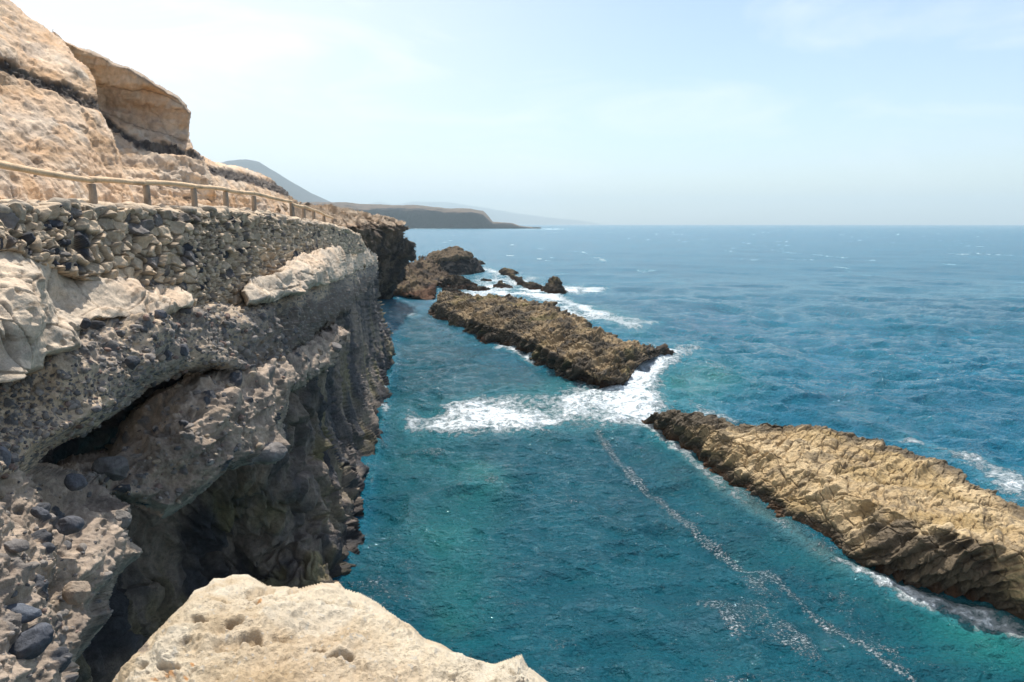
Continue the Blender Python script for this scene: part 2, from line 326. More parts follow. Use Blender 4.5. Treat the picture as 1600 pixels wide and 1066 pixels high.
o4, V4, N4 = patch('lower_bulge', M_cong, [(-90, 690), (0, 712), (60, 722), (110, 728), (150, 742), (190, 765), (204, 800), (196, 840), (206, 870), (176, 905), (160, 940), (166, 965), (140, 1000), (115, 1030), (105, 1066), (110, 1140), (-90, 1140)],
    [(-90, 700, 6.2), (0, 720, 7.0), (100, 735, 8.4), (190, 780, 9.2), (190, 860, 8.2), (0, 850, 6.3), (100, 850, 7.2), (0, 1000, 5.6), (100, 1000, 6.6), (-90, 1140, 4.7), (100, 1140, 6.1), (150, 950, 7.4)], d_mid, None, step=1.5, roll=(24, 2.4), edge=4, seed=7)
parts.append(o4)
o5, V5, N5 = patch('limestone_shelf', M_cong, [(-80, 366), (0, 372), (30, 380), (62, 392), (110, 412), (165, 432), (230, 440), (275, 450), (302, 462), (298, 480), (262, 492), (225, 508), (190, 498), (150, 500), (128, 515), (128, 545), (100, 556), (66, 560), (66, 580), (0, 600), (-80, 620)],
    [(-80, 370, 7.1), (0, 378, 7.85), (100, 412, 9.0), (200, 440, 10.4), (300, 462, 12.0), (0, 420, 7.4), (60, 440, 7.7), (100, 470, 8.3), (60, 540, 7.5), (-80, 500, 6.3), (-80, 600, 6.4), (30, 500, 7.0), (150, 490, 8.7), (230, 495, 9.8), (290, 475, 11.2)], d_lime, None, step=1.4, roll=(14, .9), edge=2.5, seed=8)
parts.append(o5)
o6, V6, N6 = patch('limestone_ledge', M_cong, [(372, 458), (385, 440), (400, 428), (428, 416), (445, 402), (470, 394), (500, 388), (535, 382), (560, 383), (575, 388), (590, 400), (588, 412), (566, 420), (545, 430), (525, 442), (495, 448), (470, 462), (440, 466), (415, 476), (385, 478)],
    [(375, 455, 13.9), (430, 418, 16.6), (480, 392, 20), (540, 383, 29), (588, 400, 45), (400, 470, 13.8), (450, 455, 15.6), (500, 440, 19), (550, 425, 29), (580, 412, 40), (450, 425, 15.9), (520, 410, 22)], d_lime, None, step=1.1, roll=(8, 1.1), edge=2.5, seed=9)
parts.append(o6)

# boulders set in the cliff
def ico(sub=2):
    import bmesh
    bm = bmesh.new(); bmesh.ops.create_icosphere(bm, subdivisions=sub, radius=1)
    V = np.array([v.co[:] for v in bm.verts]); F = np.array([[v.index for v in f.verts] for f in bm.faces]); bm.free(); return V, F
ICO4 = ico(5); ICO2 = ico(2); ICO3 = ico(3)
def rot(a, b, c):
    ca, sa, cb, sb, cc, sc = math.cos(a), math.sin(a), math.cos(b), math.sin(b), math.cos(c), math.sin(c)
    return np.array([[ca, -sa, 0], [sa, ca, 0], [0, 0, 1]])@np.array([[cb, 0, sb], [0, 1, 0], [-sb, 0, cb]])@np.array([[1, 0, 0], [0, cc, -sc], [0, sc, cc]])
def stone(V, size, seed, ang=.25, rough=.12):
    r = np.random.default_rng(seed); U = V.copy()
    for k in range(9):                                   # cut facets
        nrm = r.normal(size=3); nrm /= np.linalg.norm(nrm); c = r.uniform(.62, .95)
        dd = U@nrm-c; U = U-np.outer(np.clip(dd, 0, None)*(.6+ang), nrm)
    U = U*(1+rough*fbm(U*1.3+seed*3.7, 3, seed)[:, None]+rough*.25*fbm(U*6+seed, 3, seed+1)[:, None])
    return U*np.array(size)
def boulder(px, py, t, w, h, d, tilt, colr, seed):
    c = at_t(px, py, t); V = stone(ICO4[0], (w*t/FPX/2, d*t/FPX/2, h*t/FPX/2), seed, .38, .16)
    V = V@rot(0.2, tilt, 0).T
    P = V+c; cc = mixc(np.array(colr), np.array(colr)*.6, sm(fbm(P*5, 4, seed), -.2, .5))
    o = make_mesh('boulder', P, ICO4[1], M_cong, cc); parts.append(o)
G1 = (.11, .11, .12); G2 = (.2, .18, .165); G3 = (.36, .27, .19)
for b in [(406, 706, 13.0, 82, 38, 60, .1, G2, 1), (176, 732, 9.6, 54, 40, 44, .3, (.17, .155, .145), 2), (121, 926, 6.75, 42, 38, 36, .2, (.34, .26, .19), 3), (376, 566, 13.2, 24, 26, 22, 0, (.06, .062, .07), 4),
          (206, 568, 9.0, 24, 24, 22, .3, (.075, .078, .085), 5), (42, 1006, 5.7, 82, 46, 60, -.45, (.10, .105, .12), 6), (108, 822, 7.25, 40, 32, 34, -.2, G1, 7), (30, 958, 5.8, 60, 26, 40, .15, (.12, .13, .15), 8), (186, 812, 8.6, 34, 30, 30, .5, (.19, .17, .15), 9),
          (20, 855, 6.2, 50, 24, 36, .1, G2, 10), (118, 752, 8.0, 34, 30, 30, .9, G1, 11), (470, 583, 17.4, 30, 16, 20, .1, (.26, .2, .15), 12), (487, 562, 18.6, 28, 18, 20, .5, G2, 13), (523, 543, 21.5, 26, 16, 20, .2, G2, 14), (498, 551, 19.5, 14, 13, 14, 0, G3, 15),
          (250, 492, 10.0, 20, 18, 16, .2, G1, 16), (286, 548, 10.6, 22, 22, 18, .2, G1, 17), (262, 556, 10.1, 14, 20, 14, .4, G1, 18), (133, 506, 8.3, 16, 18, 12, .2, (.06, .06, .065), 19), (152, 508, 8.5, 24, 16, 14, .2, (.07, .068, .07), 20), (374, 560, 13.4, 20, 12, 12, 0, G1, 21), (0, 716, 6.7, 30, 36, 26, 0, (.14, .14, .15), 22),
          (88, 966, 6.35, 22, 16, 16, .2, G2, 23), (62, 800, 6.9, 26, 18, 18, .6, G1, 24), (300, 715, 10.9, 16, 10, 12, .2, G2, 25), (435, 620, 14.4, 22, 12, 12, .1, G2, 26), (428, 520, 15.2, 18, 12, 12, .3, G2, 27)]:
    boulder(*b)
SV, SF, SC = [], [], []; nb = 0
for Vp, Np, cnt, lo_, hi_, ok in ((V2, N2, 1500, 3., 9., lambda x, y: x < 470), (V4, N4, 360, 3., 13., lambda x, y: True), (V3, N3, 260, 3., 9., lambda x, y: True)):
    qx, qy, qt = project(Vp); m = np.array([i for i in RNG.integers(0, len(Vp), cnt*2) if ok(qx[i], qy[i]) and -40 < qx[i] < 640])[:cnt]
    for j, i in enumerate(m):
        r = min(lo_*(1+RNG.pareto(2.2)), hi_)*qt[i]/FPX*.5*1.5
        sz = (r*RNG.uniform(.8, 1.5), r*RNG.uniform(.7, 1.2), r*RNG.uniform(.55, 1.0))
        big_ = r*FPX/qt[i] > 5
        base = ICO3 if big_ else ICO2
        V = stone(base[0], sz, 3000+j, .12, .12)@rot(RNG.uniform(0, 6), RNG.uniform(-.5, .5), RNG.uniform(-.5, .5)).T+Vp[i]-Np[i]*r*.25
        k_ = RNG.random(); cb = np.array((.13, .122, .118)) if k_ < .2 else np.array((.25, .215, .185)) if k_ < .72 else np.array((.36, .28, .2)) if k_ < .9 else np.array((.22, .15, .12))
        SV.append(V); SF.append(base[1]+nb); nb += len(V); SC.append(np.tile(cb*RNG.uniform(.8, 1.25), (len(V), 1)))
parts.append(make_mesh('cobbles', np.concatenate(SV), np.concatenate(SF), M_cong, np.concatenate(SC)))
par_fix(parts, cliff_lo)

# ================================================================== DRY STONE WALL
wall = tag(empty('dry_stone_wall', (-6, 12, 8)), 'rough dry stone wall of tan, grey and black stones below the railing', 'wall')
bpy.context.view_layer.update()
def d_wall(P, px, py, s, n):
    sz = pline([(5, 3.6), (10, 4.2), (16, 5.2), (30, 5.4)], P[..., 1])
    sc = 4.3
    wp = np.stack([fbm(P*3, 2, 401), fbm(P*3, 2, 402), fbm(P*3, 2, 403)], -1)*.28
    Q = P*np.array((.9, sc, sc*1.35))+wp; Q[..., 0] = P[..., 1]*0+.5+wp[..., 0]*.4+P[..., 0]*.3
    F1, F2, ID, FC = worley(Q, 411, True)
    Q2 = P*np.array((.9, sc*2.1, sc*2.4))+wp; Q2[..., 0] = .5
    G1_, G2_, ID2, FC2 = worley(Q2, 421, True)
    big = sm(fbm(P*1.6, 2, 7), -.35, -.05)
    e = np.where(big > .5, F2-F1, (G2_-G1_)*.8); idd = np.where(big > .5, ID, ID2); fc = np.where(big > .5, FC, FC2*.5)
    W3 = worley(P*9, 431)
    prof = np.clip(e/.13, 0, 1)**.6
    d = .10*prof+.30*fc+.07*lnoise(P*6, 3, 433)+.05*W3[3]+.018*fbm(P*14, 3, 5)+.05*((idd*11.3) % 1)
    i2 = (idd*17.7) % 1
    c = mixc(np.array((.56, .425, .29)), np.array((.42, .33, .235)), sm(i2, .3, .6)); c = mixc(c, np.array((.66, .50, .34)), sm(i2, .72, .76))
    c = mixc(c, np.array((.20, .175, .155)), sm(i2, .9, .91))
    dz = sm(fbm(P*.9+4, 2, 66), -.1, .25)
    c = mixc(c, np.array((.05, .052, .06)), ((idd*29.3) % 1 < .16)*dz)
    c = mixc(c, c*.82, sm(fbm(P*7, 4, 3), -.1, .4)); c = mixc(c, BRN*.6, sm(.1-e, 0, .08)*.7)
    return d, c
# wall plane: X about -6
def wt(px): return pline([(-120, 7.0), (0, 8.0), (100, 9.15), (200, 10.6), (300, 12.5), (350, 13.8), (400, 15.6), (450, 18.4), (500, 23), (540, 28.5), (570, 34)], px)
wtop = [(-100, 318), (0, 322), (60, 324), (110, 318), (150, 326), (200, 324), (250, 326), (300, 328), (350, 328), (400, 333), (450, 341), (500, 349), (540, 358), (562, 366)]
wbot = [(575, 392), (540, 400), (500, 412), (450, 432), (420, 452), (400, 470), (380, 486), (350, 490), (300, 492), (200, 470), (110, 440), (0, 400), (-100, 395)]
ctl = []
for x in (-100, 0, 100, 200, 300, 350, 400, 450, 500, 540, 570):
    ctl += [(x, 320 if x < 300 else pline(wtop, x), float(wt(x))+.12), (x, pline(wbot[::-1], x), float(wt(x))-.28)]
ow, Vw, Nw = patch('stone_face', M_wall, wtop+wbot, ctl, d_wall, None, step=1.15, roll=(7, .6), edge=2.0, seed=10)
# loose capstones along the top
SV, SF, SC = [], [], []; nb = 0
y = 6.0
k = 0
while y < 29:
    k += 1
    t_ = y/CP
    pxs = np.linspace(-120, 570, 400); tt = wt(pxs); i = int(np.argmin(np.abs(tt*1.0-y))); px_ = pxs[i]
    pyt = pline(wtop, px_)
    for layer in range(3):
        t0 = wt(px_)+.1+layer*.28+random.uniform(-.05, .05)
        c = at_t(px_+random.uniform(-2, 2), pyt+3, t0); c[2] += random.uniform(-.05, .04)+layer*.015
        sx = random.uniform(.08, .17)*(1.15 if layer == 0 else 1)
        V = stone(ICO3[0], (sx, sx*random.uniform(.9, 1.5), sx*random.uniform(.45, .75)), 500+k*3+layer, .35, .1)@rot(random.uniform(0, 6), random.uniform(-.2, .2), random.uniform(-.2, .2)).T+c
        SV.append(V); SF.append(ICO3[1]+nb); nb += len(V)
        base = np.array(random.choice([(.52, .40, .28), (.46, .36, .26), (.36, .30, .23), (.60, .47, .33)])); SC.append(np.tile(base, (len(V), 1)))
    y += random.uniform(.13, .26)
oc_ = make_mesh('capstones', np.concatenate(SV), np.concatenate(SF), M_wall, np.concatenate(SC), smooth=True)
par_fix([ow, oc_], wall)

# path behind the wall
def strip(name, mat, rows, colfn, amp, nsc, res=(40, 300), kind=None, label=None):
    pass
PA = []; 
for x in np.linspace(-140, 548, 260):
    t0 = float(wt(x))+.25; z0 = at_t(np.array(x), np.array(pline(wtop, x)+5), np.array(t0))
    row = []
    for k in range(9):
        row.append(z0+np.array((-1.9*k/8, 0, .0)))
    PA.append(row)
PA = np.array(PA).transpose(1, 0, 2); PA[..., 2] += .05*fbm(PA*1.6, 4, 3)-.03
F, _ = grid_faces(*PA.shape[:2]); path = make_mesh('path', PA.reshape(-1, 3), F, M_tan, mixc(TAN2, PALE, sm(fbm(PA*2, 3, 4), -.3, .3)).reshape(-1, 3)); tag(path, 'pale dusty footpath behind the stone wall', 'path', kind='structure')

# ================================================================== WOODEN RAILINGS
def woodmat():
    m = bpy.data.materials.new('weathered_wood'); m.use_nodes = True; nt = m.node_tree; N = nt.nodes; L = nt.links; b = N['Principled BSDF']; b.inputs['Roughness'].default_value = .8
    at = N.new('ShaderNodeAttribute'); at.attribute_name = 'Col'; tc = N.new('ShaderNodeTexCoord'); n = N.new('ShaderNodeTexNoise'); n.inputs['Scale'].default_value = 30; n.inputs['Detail'].default_value = 5
    L.new(tc.outputs['Object'], n.inputs['Vector']); mr = N.new('ShaderNodeMapRange'); mr.inputs['To Min'].default_value = .7; mr.inputs['To Max'].default_value = 1.3; L.new(n.outputs['Fac'], mr.inputs['Value'])
    vm = N.new('ShaderNodeVectorMath'); vm.operation = 'SCALE'; L.new(at.outputs['Color'], vm.inputs[0]); L.new(mr.outputs[0], vm.inputs['Scale']); L.new(vm.outputs[0], b.inputs['Base Color'])
    bp = N.new('ShaderNodeBump'); bp.inputs['Distance'].default_value = .01; L.new(n.outputs['Fac'], bp.inputs['Height']); L.new(bp.outputs['Normal'], b.inputs['Normal'])
    return m
M_wood = woodmat()
def log(name, a, b, ra, rb, colr, seed, parent):
    a = np.array(a); b = np.array(b); ax = b-a; Ln = np.linalg.norm(ax); ax /= Ln
    h = np.array((0, 0, 1.)) if abs(ax[2]) < .9 else np.array((1., 0, 0)); u = np.cross(ax, h); u /= np.linalg.norm(u); v = np.cross(ax, u)
    nr, nc = 26, 20; V = []
    ss = np.concatenate([[0, 0, .01], np.linspace(.02, .98, nr-6), [.99, 1, 1]]); rr = np.concatenate([[0, .85, .97], np.ones(nr-6), [.97, .85, 0]])
    for s, q in zip(ss, rr):
        for k in range(nc):
            w = 2*PI*k/nc; r = (ra+(rb-ra)*s)*q
            p = a+ax*Ln*s; nn = 1+.08*float(vnoise(np.array([[s*Ln*3+seed, math.cos(w), math.sin(w)]]))[0])
            bend = .012*math.sin(s*PI*1.3+seed)
            V.append(p+(u*math.cos(w)+v*math.sin(w))*r*nn+np.array((0, 0, bend)) if abs(ax[2]) < .9 else p+(u*math.cos(w)+v*math.sin(w))*r*nn)
    idx = np.arange(nr*nc).reshape(nr, nc); F = []
    for i in range(nr-1):
        for k in range(nc): F.append((idx[i, k], idx[i, (k+1) % nc], idx[i+1, (k+1) % nc], idx[i+1, k]))
    V = np.array(V); c = mixc(np.array(colr), np.array(colr)*.6, sm(fbm(V*np.array((8, 8, 3)), 3, seed), 0, .5))
    o = make_mesh(name, V, np.array(F), M_wood, c); par_fix([o], parent); return o
LT = (.70, .48, .28); GW = (.30, .24, .18)
def railing(label, pts, tops, name='wooden_railing'):
    P = [at_t(np.array(x), np.array(y), np.array(t)) for x, y, t in pts]
    e = tag(empty(name, tuple(P[1])), label, 'railing'); bpy.context.view_layer.update()
    for i, p in enumerate(P):
        log('post', p-np.array((0, 0, .62)), p+np.array((0, 0, -.03)), .056, .052, GW, i*3+1, e)
    for i in range(len(P)-1):
        ax = (P[i+1]-P[i])/np.linalg.norm(P[i+1]-P[i])
        log('rail', P[i]-ax*.06+np.array((0.0, 0, .02)), P[i+1]+ax*.04+np.array((.0, 0, .018)), .047, .042, LT, i*5+2, e)
railing('long weathered wooden handrail with six thick posts along the top of the stone wall', [(-95, 243, 7.4), (143, 284, 10.1), (228, 287, 11.4), (302, 292, 12.95), (352, 298, 14.3), (396, 304, 15.9), (455, 316, 19.4)], None)
railing('short lower wooden handrail stepping down at the far end of the wall', [(457, 321, 19.6), (474, 324, 21.2), (490, 329, 23), (506, 336, 25.2), (520, 342, 27.6)], None)

# ================================================================== HEADLAND BEYOND THE WALL
def d_head(P, px, py, s, n):
    W1 = worley(P*np.array((.5, .3, .9))+fbm(P*.4, 3, 1)[..., None]*.6, 505); W2 = worley(P*np.array((1.4, 1., 2.2)), 515)
    d = 1.1*W1[3]+.4*W2[3]+.25*fbm(P*1.3, 5, 6)
    c = mixc(TAN*.95, TAN2, sm(fbm(P*.8, 4, 5), -.3, .4)); c = mixc(c, ORG, .35*sm(fbm(P*.6, 3, 15), .1, .4)); c = mixc(c, BRN*1.6, .7*sm(fbm(P*2.1, 4, 25), .1, .4))
    return d, c
def d_headdark(P, px, py, s, n):
    W1 = worley(P*np.array((.35, .22, .4))+fbm(P*.3, 3, 1)[..., None]*.8, 605); W2 = worley(P*np.array((1., .7, 1.1)), 615)
    lam = ridged(P*np.array((.2, .15, 1.4)), 4, 14)
    d = 2.6*W1[3]+.8*W2[3]+.45*fbm(P*.9, 5, 6)+.35*lam
    c = mixc(DRK*1.6, np.array((.20, .155, .115)), sm(fbm(P*.6, 5, 2), -.2, .4)); c = mixc(c, TAN*.6, .6*sm(P[..., 2]+fbm(P*.5, 4, 8)*3, 7.2, 9.3))
    return d, c
def d_brownrock(P, px, py, s, n):
    W1 = worley(P*np.array((.4, .25, .5))+fbm(P*.3, 3, 1)[..., None]*.8, 705); W2 = worley(P*np.array((1.2, .8, 1.3)), 715)
    d = 1.8*W1[3]+.8*W2[3]+.4*fbm(P*1.1, 5, 6)
    c = mixc(BRN, np.array((.27, .19, .105)), sm(fbm(P*.55, 5, 2), -.2, .35)); c = mixc(c, DRK, .8*sm(fbm(P*.35+3, 4, 7), .1, .35)); c = mixc(c, np.array((.16, .07, .035)), .8*sm(1.0-P[..., 2], -.3, .6))
    return d, c
head = tag(empty('headland', (-15, 60, 0)), 'rocky headland past the wall, tan on top with dark overhanging flanks and brown rocks at its foot', 'headland', kind='structure'); bpy.context.view_layer.update()
h1, _, _ = patch('tan_top', M_far, [(430, 300), (452, 306), (466, 314), (478, 320), (500, 320), (516, 321), (540, 326), (565, 330), (585, 336), (602, 337), (618, 341), (632, 345), (635, 351), (618, 354), (600, 356), (585, 362), (565, 360), (548, 368), (530, 368), (430, 372)],
    [(440, 310, 27), (480, 320, 36), (520, 322, 48), (560, 330, 58), (600, 338, 68), (632, 346, 76), (600, 355, 58), (560, 357, 39), (530, 365, 31), (450, 370, 21), (520, 345, 34), (480, 345, 27)], d_head, None, step=.75, roll=(4, 2.5), edge=1.8, seed=11, fade=.5, graze=0)
h2, _, _ = patch('dark_flank', M_far, [(538, 352), (560, 350), (590, 350), (632, 349), (636, 358), (630, 366), (642, 374), (643, 383), (634, 388), (650, 392), (640, 402), (628, 418), (622, 440), (612, 472), (585, 472), (570, 400), (545, 372)],
    [(545, 358, 33), (560, 360, 38), (600, 360, 58), (632, 352, 76), (640, 378, 78), (600, 385, 64), (575, 390, 52), (620, 400, 78), (600, 430, 76), (600, 468, 96), (665, 400, 88), (650, 440, 98), (640, 470, 98), (575, 470, 90)], d_headdark, None, step=.8, roll=(5, 4), edge=2.8, seed=12, fade=.4, graze=0)
h3, _, _ = patch('brown_foot', M_far, [(588, 432), (600, 424), (622, 418), (640, 408), (655, 402), (668, 400), (684, 408), (690, 418), (702, 428), (700, 438), (684, 446), (682, 460), (678, 472), (664, 474), (640, 466), (610, 468), (586, 474)],
    [(600, 430, 95), (640, 408, 108), (668, 400, 116), (690, 418, 116), (700, 434, 112), (680, 455, 101), (674, 468, 92), (640, 462, 94.5), (600, 463, 95), (640, 478, 97), (590, 480, 97), (650, 435, 101)], d_brownrock, None, step=.7, roll=(4, 5), edge=2.2, seed=13, fade=.4, graze=0)
par_fix([h1, h2, h3], head)

# ================================================================== LOFTED ROCKS IN THE WATER
def resamp(poly, n):
    p = np.array(poly, float); d = np.r_[0, np.cumsum(np.linalg.norm(np.diff(p, axis=0), axis=1))]; return np.stack([np.interp(np.linspace(0, d[-1], n), d, p[:, k]) for k in range(3)], -1)
def loft(name, mat, rows, nu, nv, disp, smooth=True):
    """rows: polylines of (px,py,z); a row may also be world coordinates given as arrays"""
    R = []
    for r in rows:
        if isinstance(r, np.ndarray): R.append(resamp(r, nu)); continue
        a = np.array(r, float); R.append(resamp(at_z(a[:, 0], a[:, 1], a[:, 2]), nu))
    R = np.array(R); m = len(R)
    seg = np.linalg.norm(np.diff(R, axis=0), axis=-1).max(axis=1)
    seg = np.maximum(seg, .3); cum = np.r_[0, np.cumsum(seg)]
    v = np.linspace(0, cum[-1], nv); P = np.zeros((nv, nu, 3))
    for i, s in enumerate(v):
        k = min(int(np.searchsorted(cum, s, side='right'))-1, m-2); f = (s-cum[k])/(cum[k+1]-cum[k]); P[i] = R[k]*(1-f)+R[k+1]*f
    for it in range(2 if nv < 200 else 3):
        P[1:-1] = (P[:-2]+2*P[1:-1]+P[2:])/4
    n = gnormals(P); n *= np.sign(n[nv//2, nu//2, 2]) if n[nv//2, nu//2, 2] != 0 else 1
    # ends taper into the water
    u = np.linspace(0, 1, nu)[None]; 
    px, py, _ = project(P)
    d, c = disp(P, px, py, np.broadcast_to(u, P.shape[:2]), n)
    P = P+n*d[..., None]
    F, _ = grid_faces(nv, nu, flip=True)
    return make_mesh(name, P.reshape(-1, 3), F, mat, c.reshape(-1, 3), smooth=smooth)

def d_islet(kind, sdir, amp=.22, freq=1.0):
    sd = np.array(sdir, float); sd /= np.linalg.norm(sd); e1 = np.array((.64, .77, 0)); e1 = e1-sd*(e1@sd); e1 /= np.linalg.norm(e1); e2 = np.cross(sd, e1); B = np.stack([e1, sd, e2], 1)
    def f(P, px, py, u, n):
        Q = P@B; wq = .22*fbm(P*.3, 2, 4)+.10*fbm(P*1.2, 3, 5)
        q = Q[..., 1]*freq+wq*1.6
        l1 = vnoise(np.stack([Q[..., 0]*.22, q*1.3, Q[..., 2]*.3], -1), 31, True); l2 = ridged(np.stack([Q[..., 0]*.45, q*3.2, Q[..., 2]*.6], -1), 3, 32)
        saw = (q*1.25+.3*vnoise(Q*.4, 8)) % 1; s1 = saw*sm(1-saw, 0, .18); s2 = l2*.5+.5
        st = sm(fbm(P*.25+7, 3, 41), -.35, .2)
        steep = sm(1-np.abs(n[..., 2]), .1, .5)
        W1 = worley(np.stack([Q[..., 0]*.45, q*1.1, Q[..., 2]*.7], -1)+fbm(P*.6, 3, 1)[..., None]*.4, 805); W2 = worley(np.stack([Q[..., 0]*1.1, q*2.6, Q[..., 2]*1.8], -1), 815); W3 = worley(np.stack([Q[..., 0]*3., q*7, Q[..., 2]*5], -1), 825)
        am = amp*(.65+.8*steep)
        stp = sm(np.abs(px-1460)+25*fbm(P, 3, 3), 130, 80)*sm(py-pline([(1300, 815), (1370, 815), (1480, 830), (1600, 880)], px)+22*fbm(P*1.1, 3, 13), -6, 10) if kind == 'tan' else 0; sq = (q*3.1+.25*vnoise(Q*np.array((.5, 2, 1.)), 18)) % 1; s3 = sq*sm(1-sq, 0, .15)
        d = am*((1.0-.3*stp)*(s1-.4)*np.maximum(st, stp)+1.1*stp*(s3-.4)+.9*l1+.55*l2*(.4+.6*st))+amp*1.3*W1[3]+amp*1.3*W2[3]+amp*.7*W3[3]-amp*.35*sm(.09-(W2[1]-W2[0]), 0, .09)+amp*1.6*lnoise(P*.8*freq, 6, 6)+amp*.8*fbm(P*.5, 3, 61)+amp*.3*lnoise(P*6, 3, 7)-amp*.35*sm(.08-(W1[1]-W1[0]), 0, .08)
        z = P[..., 2]+.45*fbm(P*.9, 4, 14)+d*.6
        if kind == 'tan':
            c = mixc(np.array((.40, .285, .15)), np.array((.52, .39, .225)), sm(fbm(P*1.1, 5, 22), -.3, .35))
            c = mixc(c, np.array((.20, .15, .09)), .8*sm(fbm(P*2.2, 5, 23), .02, .35))
            c = mixc(c, np.array((.30, .20, .07)), .45*sm(fbm(P*.5, 3, 24), .1, .4))
            c = mixc(c, np.array((.10, .075, .05)), np.clip(sm(-l2, .2, .6)*(.45+.5*st)+.6*sm(.07-(W2[1]-W2[0]), 0, .07), 0, 1)); c = mixc(c, np.array((.07, .055, .04)), .85*stp)  # stp puts the shade of the steep front into the colour
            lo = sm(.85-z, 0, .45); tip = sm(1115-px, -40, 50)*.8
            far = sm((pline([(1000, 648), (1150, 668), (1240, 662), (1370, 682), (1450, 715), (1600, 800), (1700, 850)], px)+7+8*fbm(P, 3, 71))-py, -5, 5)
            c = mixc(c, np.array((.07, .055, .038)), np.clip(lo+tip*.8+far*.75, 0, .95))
        else:
            c = mixc(np.array((.13, .09, .048)), np.array((.30, .215, .12)), sm(fbm(P*.7, 5, 22), -.3, .35)); c = mixc(c, np.array((.05, .04, .03)), .8*steep)  # steep faces darkened in the colour, like shade
            c = mixc(c, np.array((.06, .048, .035)), .85*sm(fbm(P*.9, 5, 23), -.08, .2)); c = mixc(c, np.array((.21, .17, .06)), .5*sm(fbm(P*.35, 3, 24), .1, .4))
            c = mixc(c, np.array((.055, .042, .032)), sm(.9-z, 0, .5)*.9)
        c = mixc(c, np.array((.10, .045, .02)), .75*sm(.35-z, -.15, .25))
        return d, c
    return f
def pxy(l, z): return [(a, b, z) for a, b in l]
fr2 = [(1013, 654), (1030, 672), (1060, 693), (1100, 722), (1120, 742), (1180, 785), (1240, 826), (1300, 866), (1370, 896), (1430, 917), (1500, 938), (1560, 958), (1600, 978), (1660, 1012), (1760, 1075), (1900, 1160)]
mid2 = [(1018, 648, .7), (1060, 658, 1.1), (1110, 696, .9), (1150, 728, .8), (1200, 762, .7), (1260, 802, .6), (1330, 842, .65), (1400, 858, 1.1), (1480, 872, 1.4), (1560, 905, 1.2), (1640, 945, 1.1), (1760, 1010, 1.1), (1900, 1100, 1.1)]
top2 = [(1022, 645, .8), (1060, 647, 1.3), (1110, 670, 1.4), (1160, 692, 1.5), (1210, 709, 1.6), (1270, 738, 1.6), (1350, 778, 1.6), (1430, 812, 1.9), (1520, 840, 2.0), (1600, 862, 2.0), (1700, 905, 1.9), (1830, 965, 1.8)]
bk2 = [(1022, 644, .7), (1060, 643, 1.3), (1110, 658, 1.5), (1150, 665, 1.6), (1200, 656, 2.0), (1240, 661, 2.0), (1300, 672, 2.0), (1370, 680, 1.8), (1405, 694, 1.6), (1450, 712, 1.5), (1500, 742, 1.4), (1550, 772, 1.3), (1600, 795, 1.3), (1700, 838, 1.3), (1850, 900, 1.3)]
def world(l): a = np.array(l, float); return at_z(a[:, 0], a[:, 1], a[:, 2])
def off(Pw, dx, dy, z):
    q = Pw.copy(); q[:, 0] += dx; q[:, 1] += dy; q[:, 2] = z; return q
F2w = world(pxy(fr2, 0)); B2w = world(bk2)
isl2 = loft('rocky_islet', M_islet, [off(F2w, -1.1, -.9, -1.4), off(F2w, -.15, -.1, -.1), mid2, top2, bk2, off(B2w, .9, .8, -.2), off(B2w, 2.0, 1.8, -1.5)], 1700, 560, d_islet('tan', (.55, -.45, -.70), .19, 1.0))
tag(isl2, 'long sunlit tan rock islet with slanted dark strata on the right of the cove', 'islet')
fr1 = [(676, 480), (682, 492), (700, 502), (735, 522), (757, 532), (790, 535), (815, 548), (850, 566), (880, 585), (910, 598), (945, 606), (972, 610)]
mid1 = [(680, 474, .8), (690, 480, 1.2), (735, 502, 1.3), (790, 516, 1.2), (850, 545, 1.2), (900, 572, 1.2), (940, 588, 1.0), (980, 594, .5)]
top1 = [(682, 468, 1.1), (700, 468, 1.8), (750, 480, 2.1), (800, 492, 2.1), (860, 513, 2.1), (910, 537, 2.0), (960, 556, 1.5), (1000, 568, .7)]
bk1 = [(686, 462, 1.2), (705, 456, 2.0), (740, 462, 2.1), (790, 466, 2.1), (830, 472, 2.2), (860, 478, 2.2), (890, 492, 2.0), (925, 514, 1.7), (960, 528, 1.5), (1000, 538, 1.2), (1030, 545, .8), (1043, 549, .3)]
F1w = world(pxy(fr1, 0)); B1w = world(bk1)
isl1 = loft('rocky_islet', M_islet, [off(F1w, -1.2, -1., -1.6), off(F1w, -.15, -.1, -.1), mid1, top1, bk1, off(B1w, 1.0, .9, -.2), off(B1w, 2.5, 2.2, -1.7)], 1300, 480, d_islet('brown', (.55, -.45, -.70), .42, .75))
tag(isl1, 'rugged brown rock islet in the middle of the picture, ringed by white surf', 'islet')

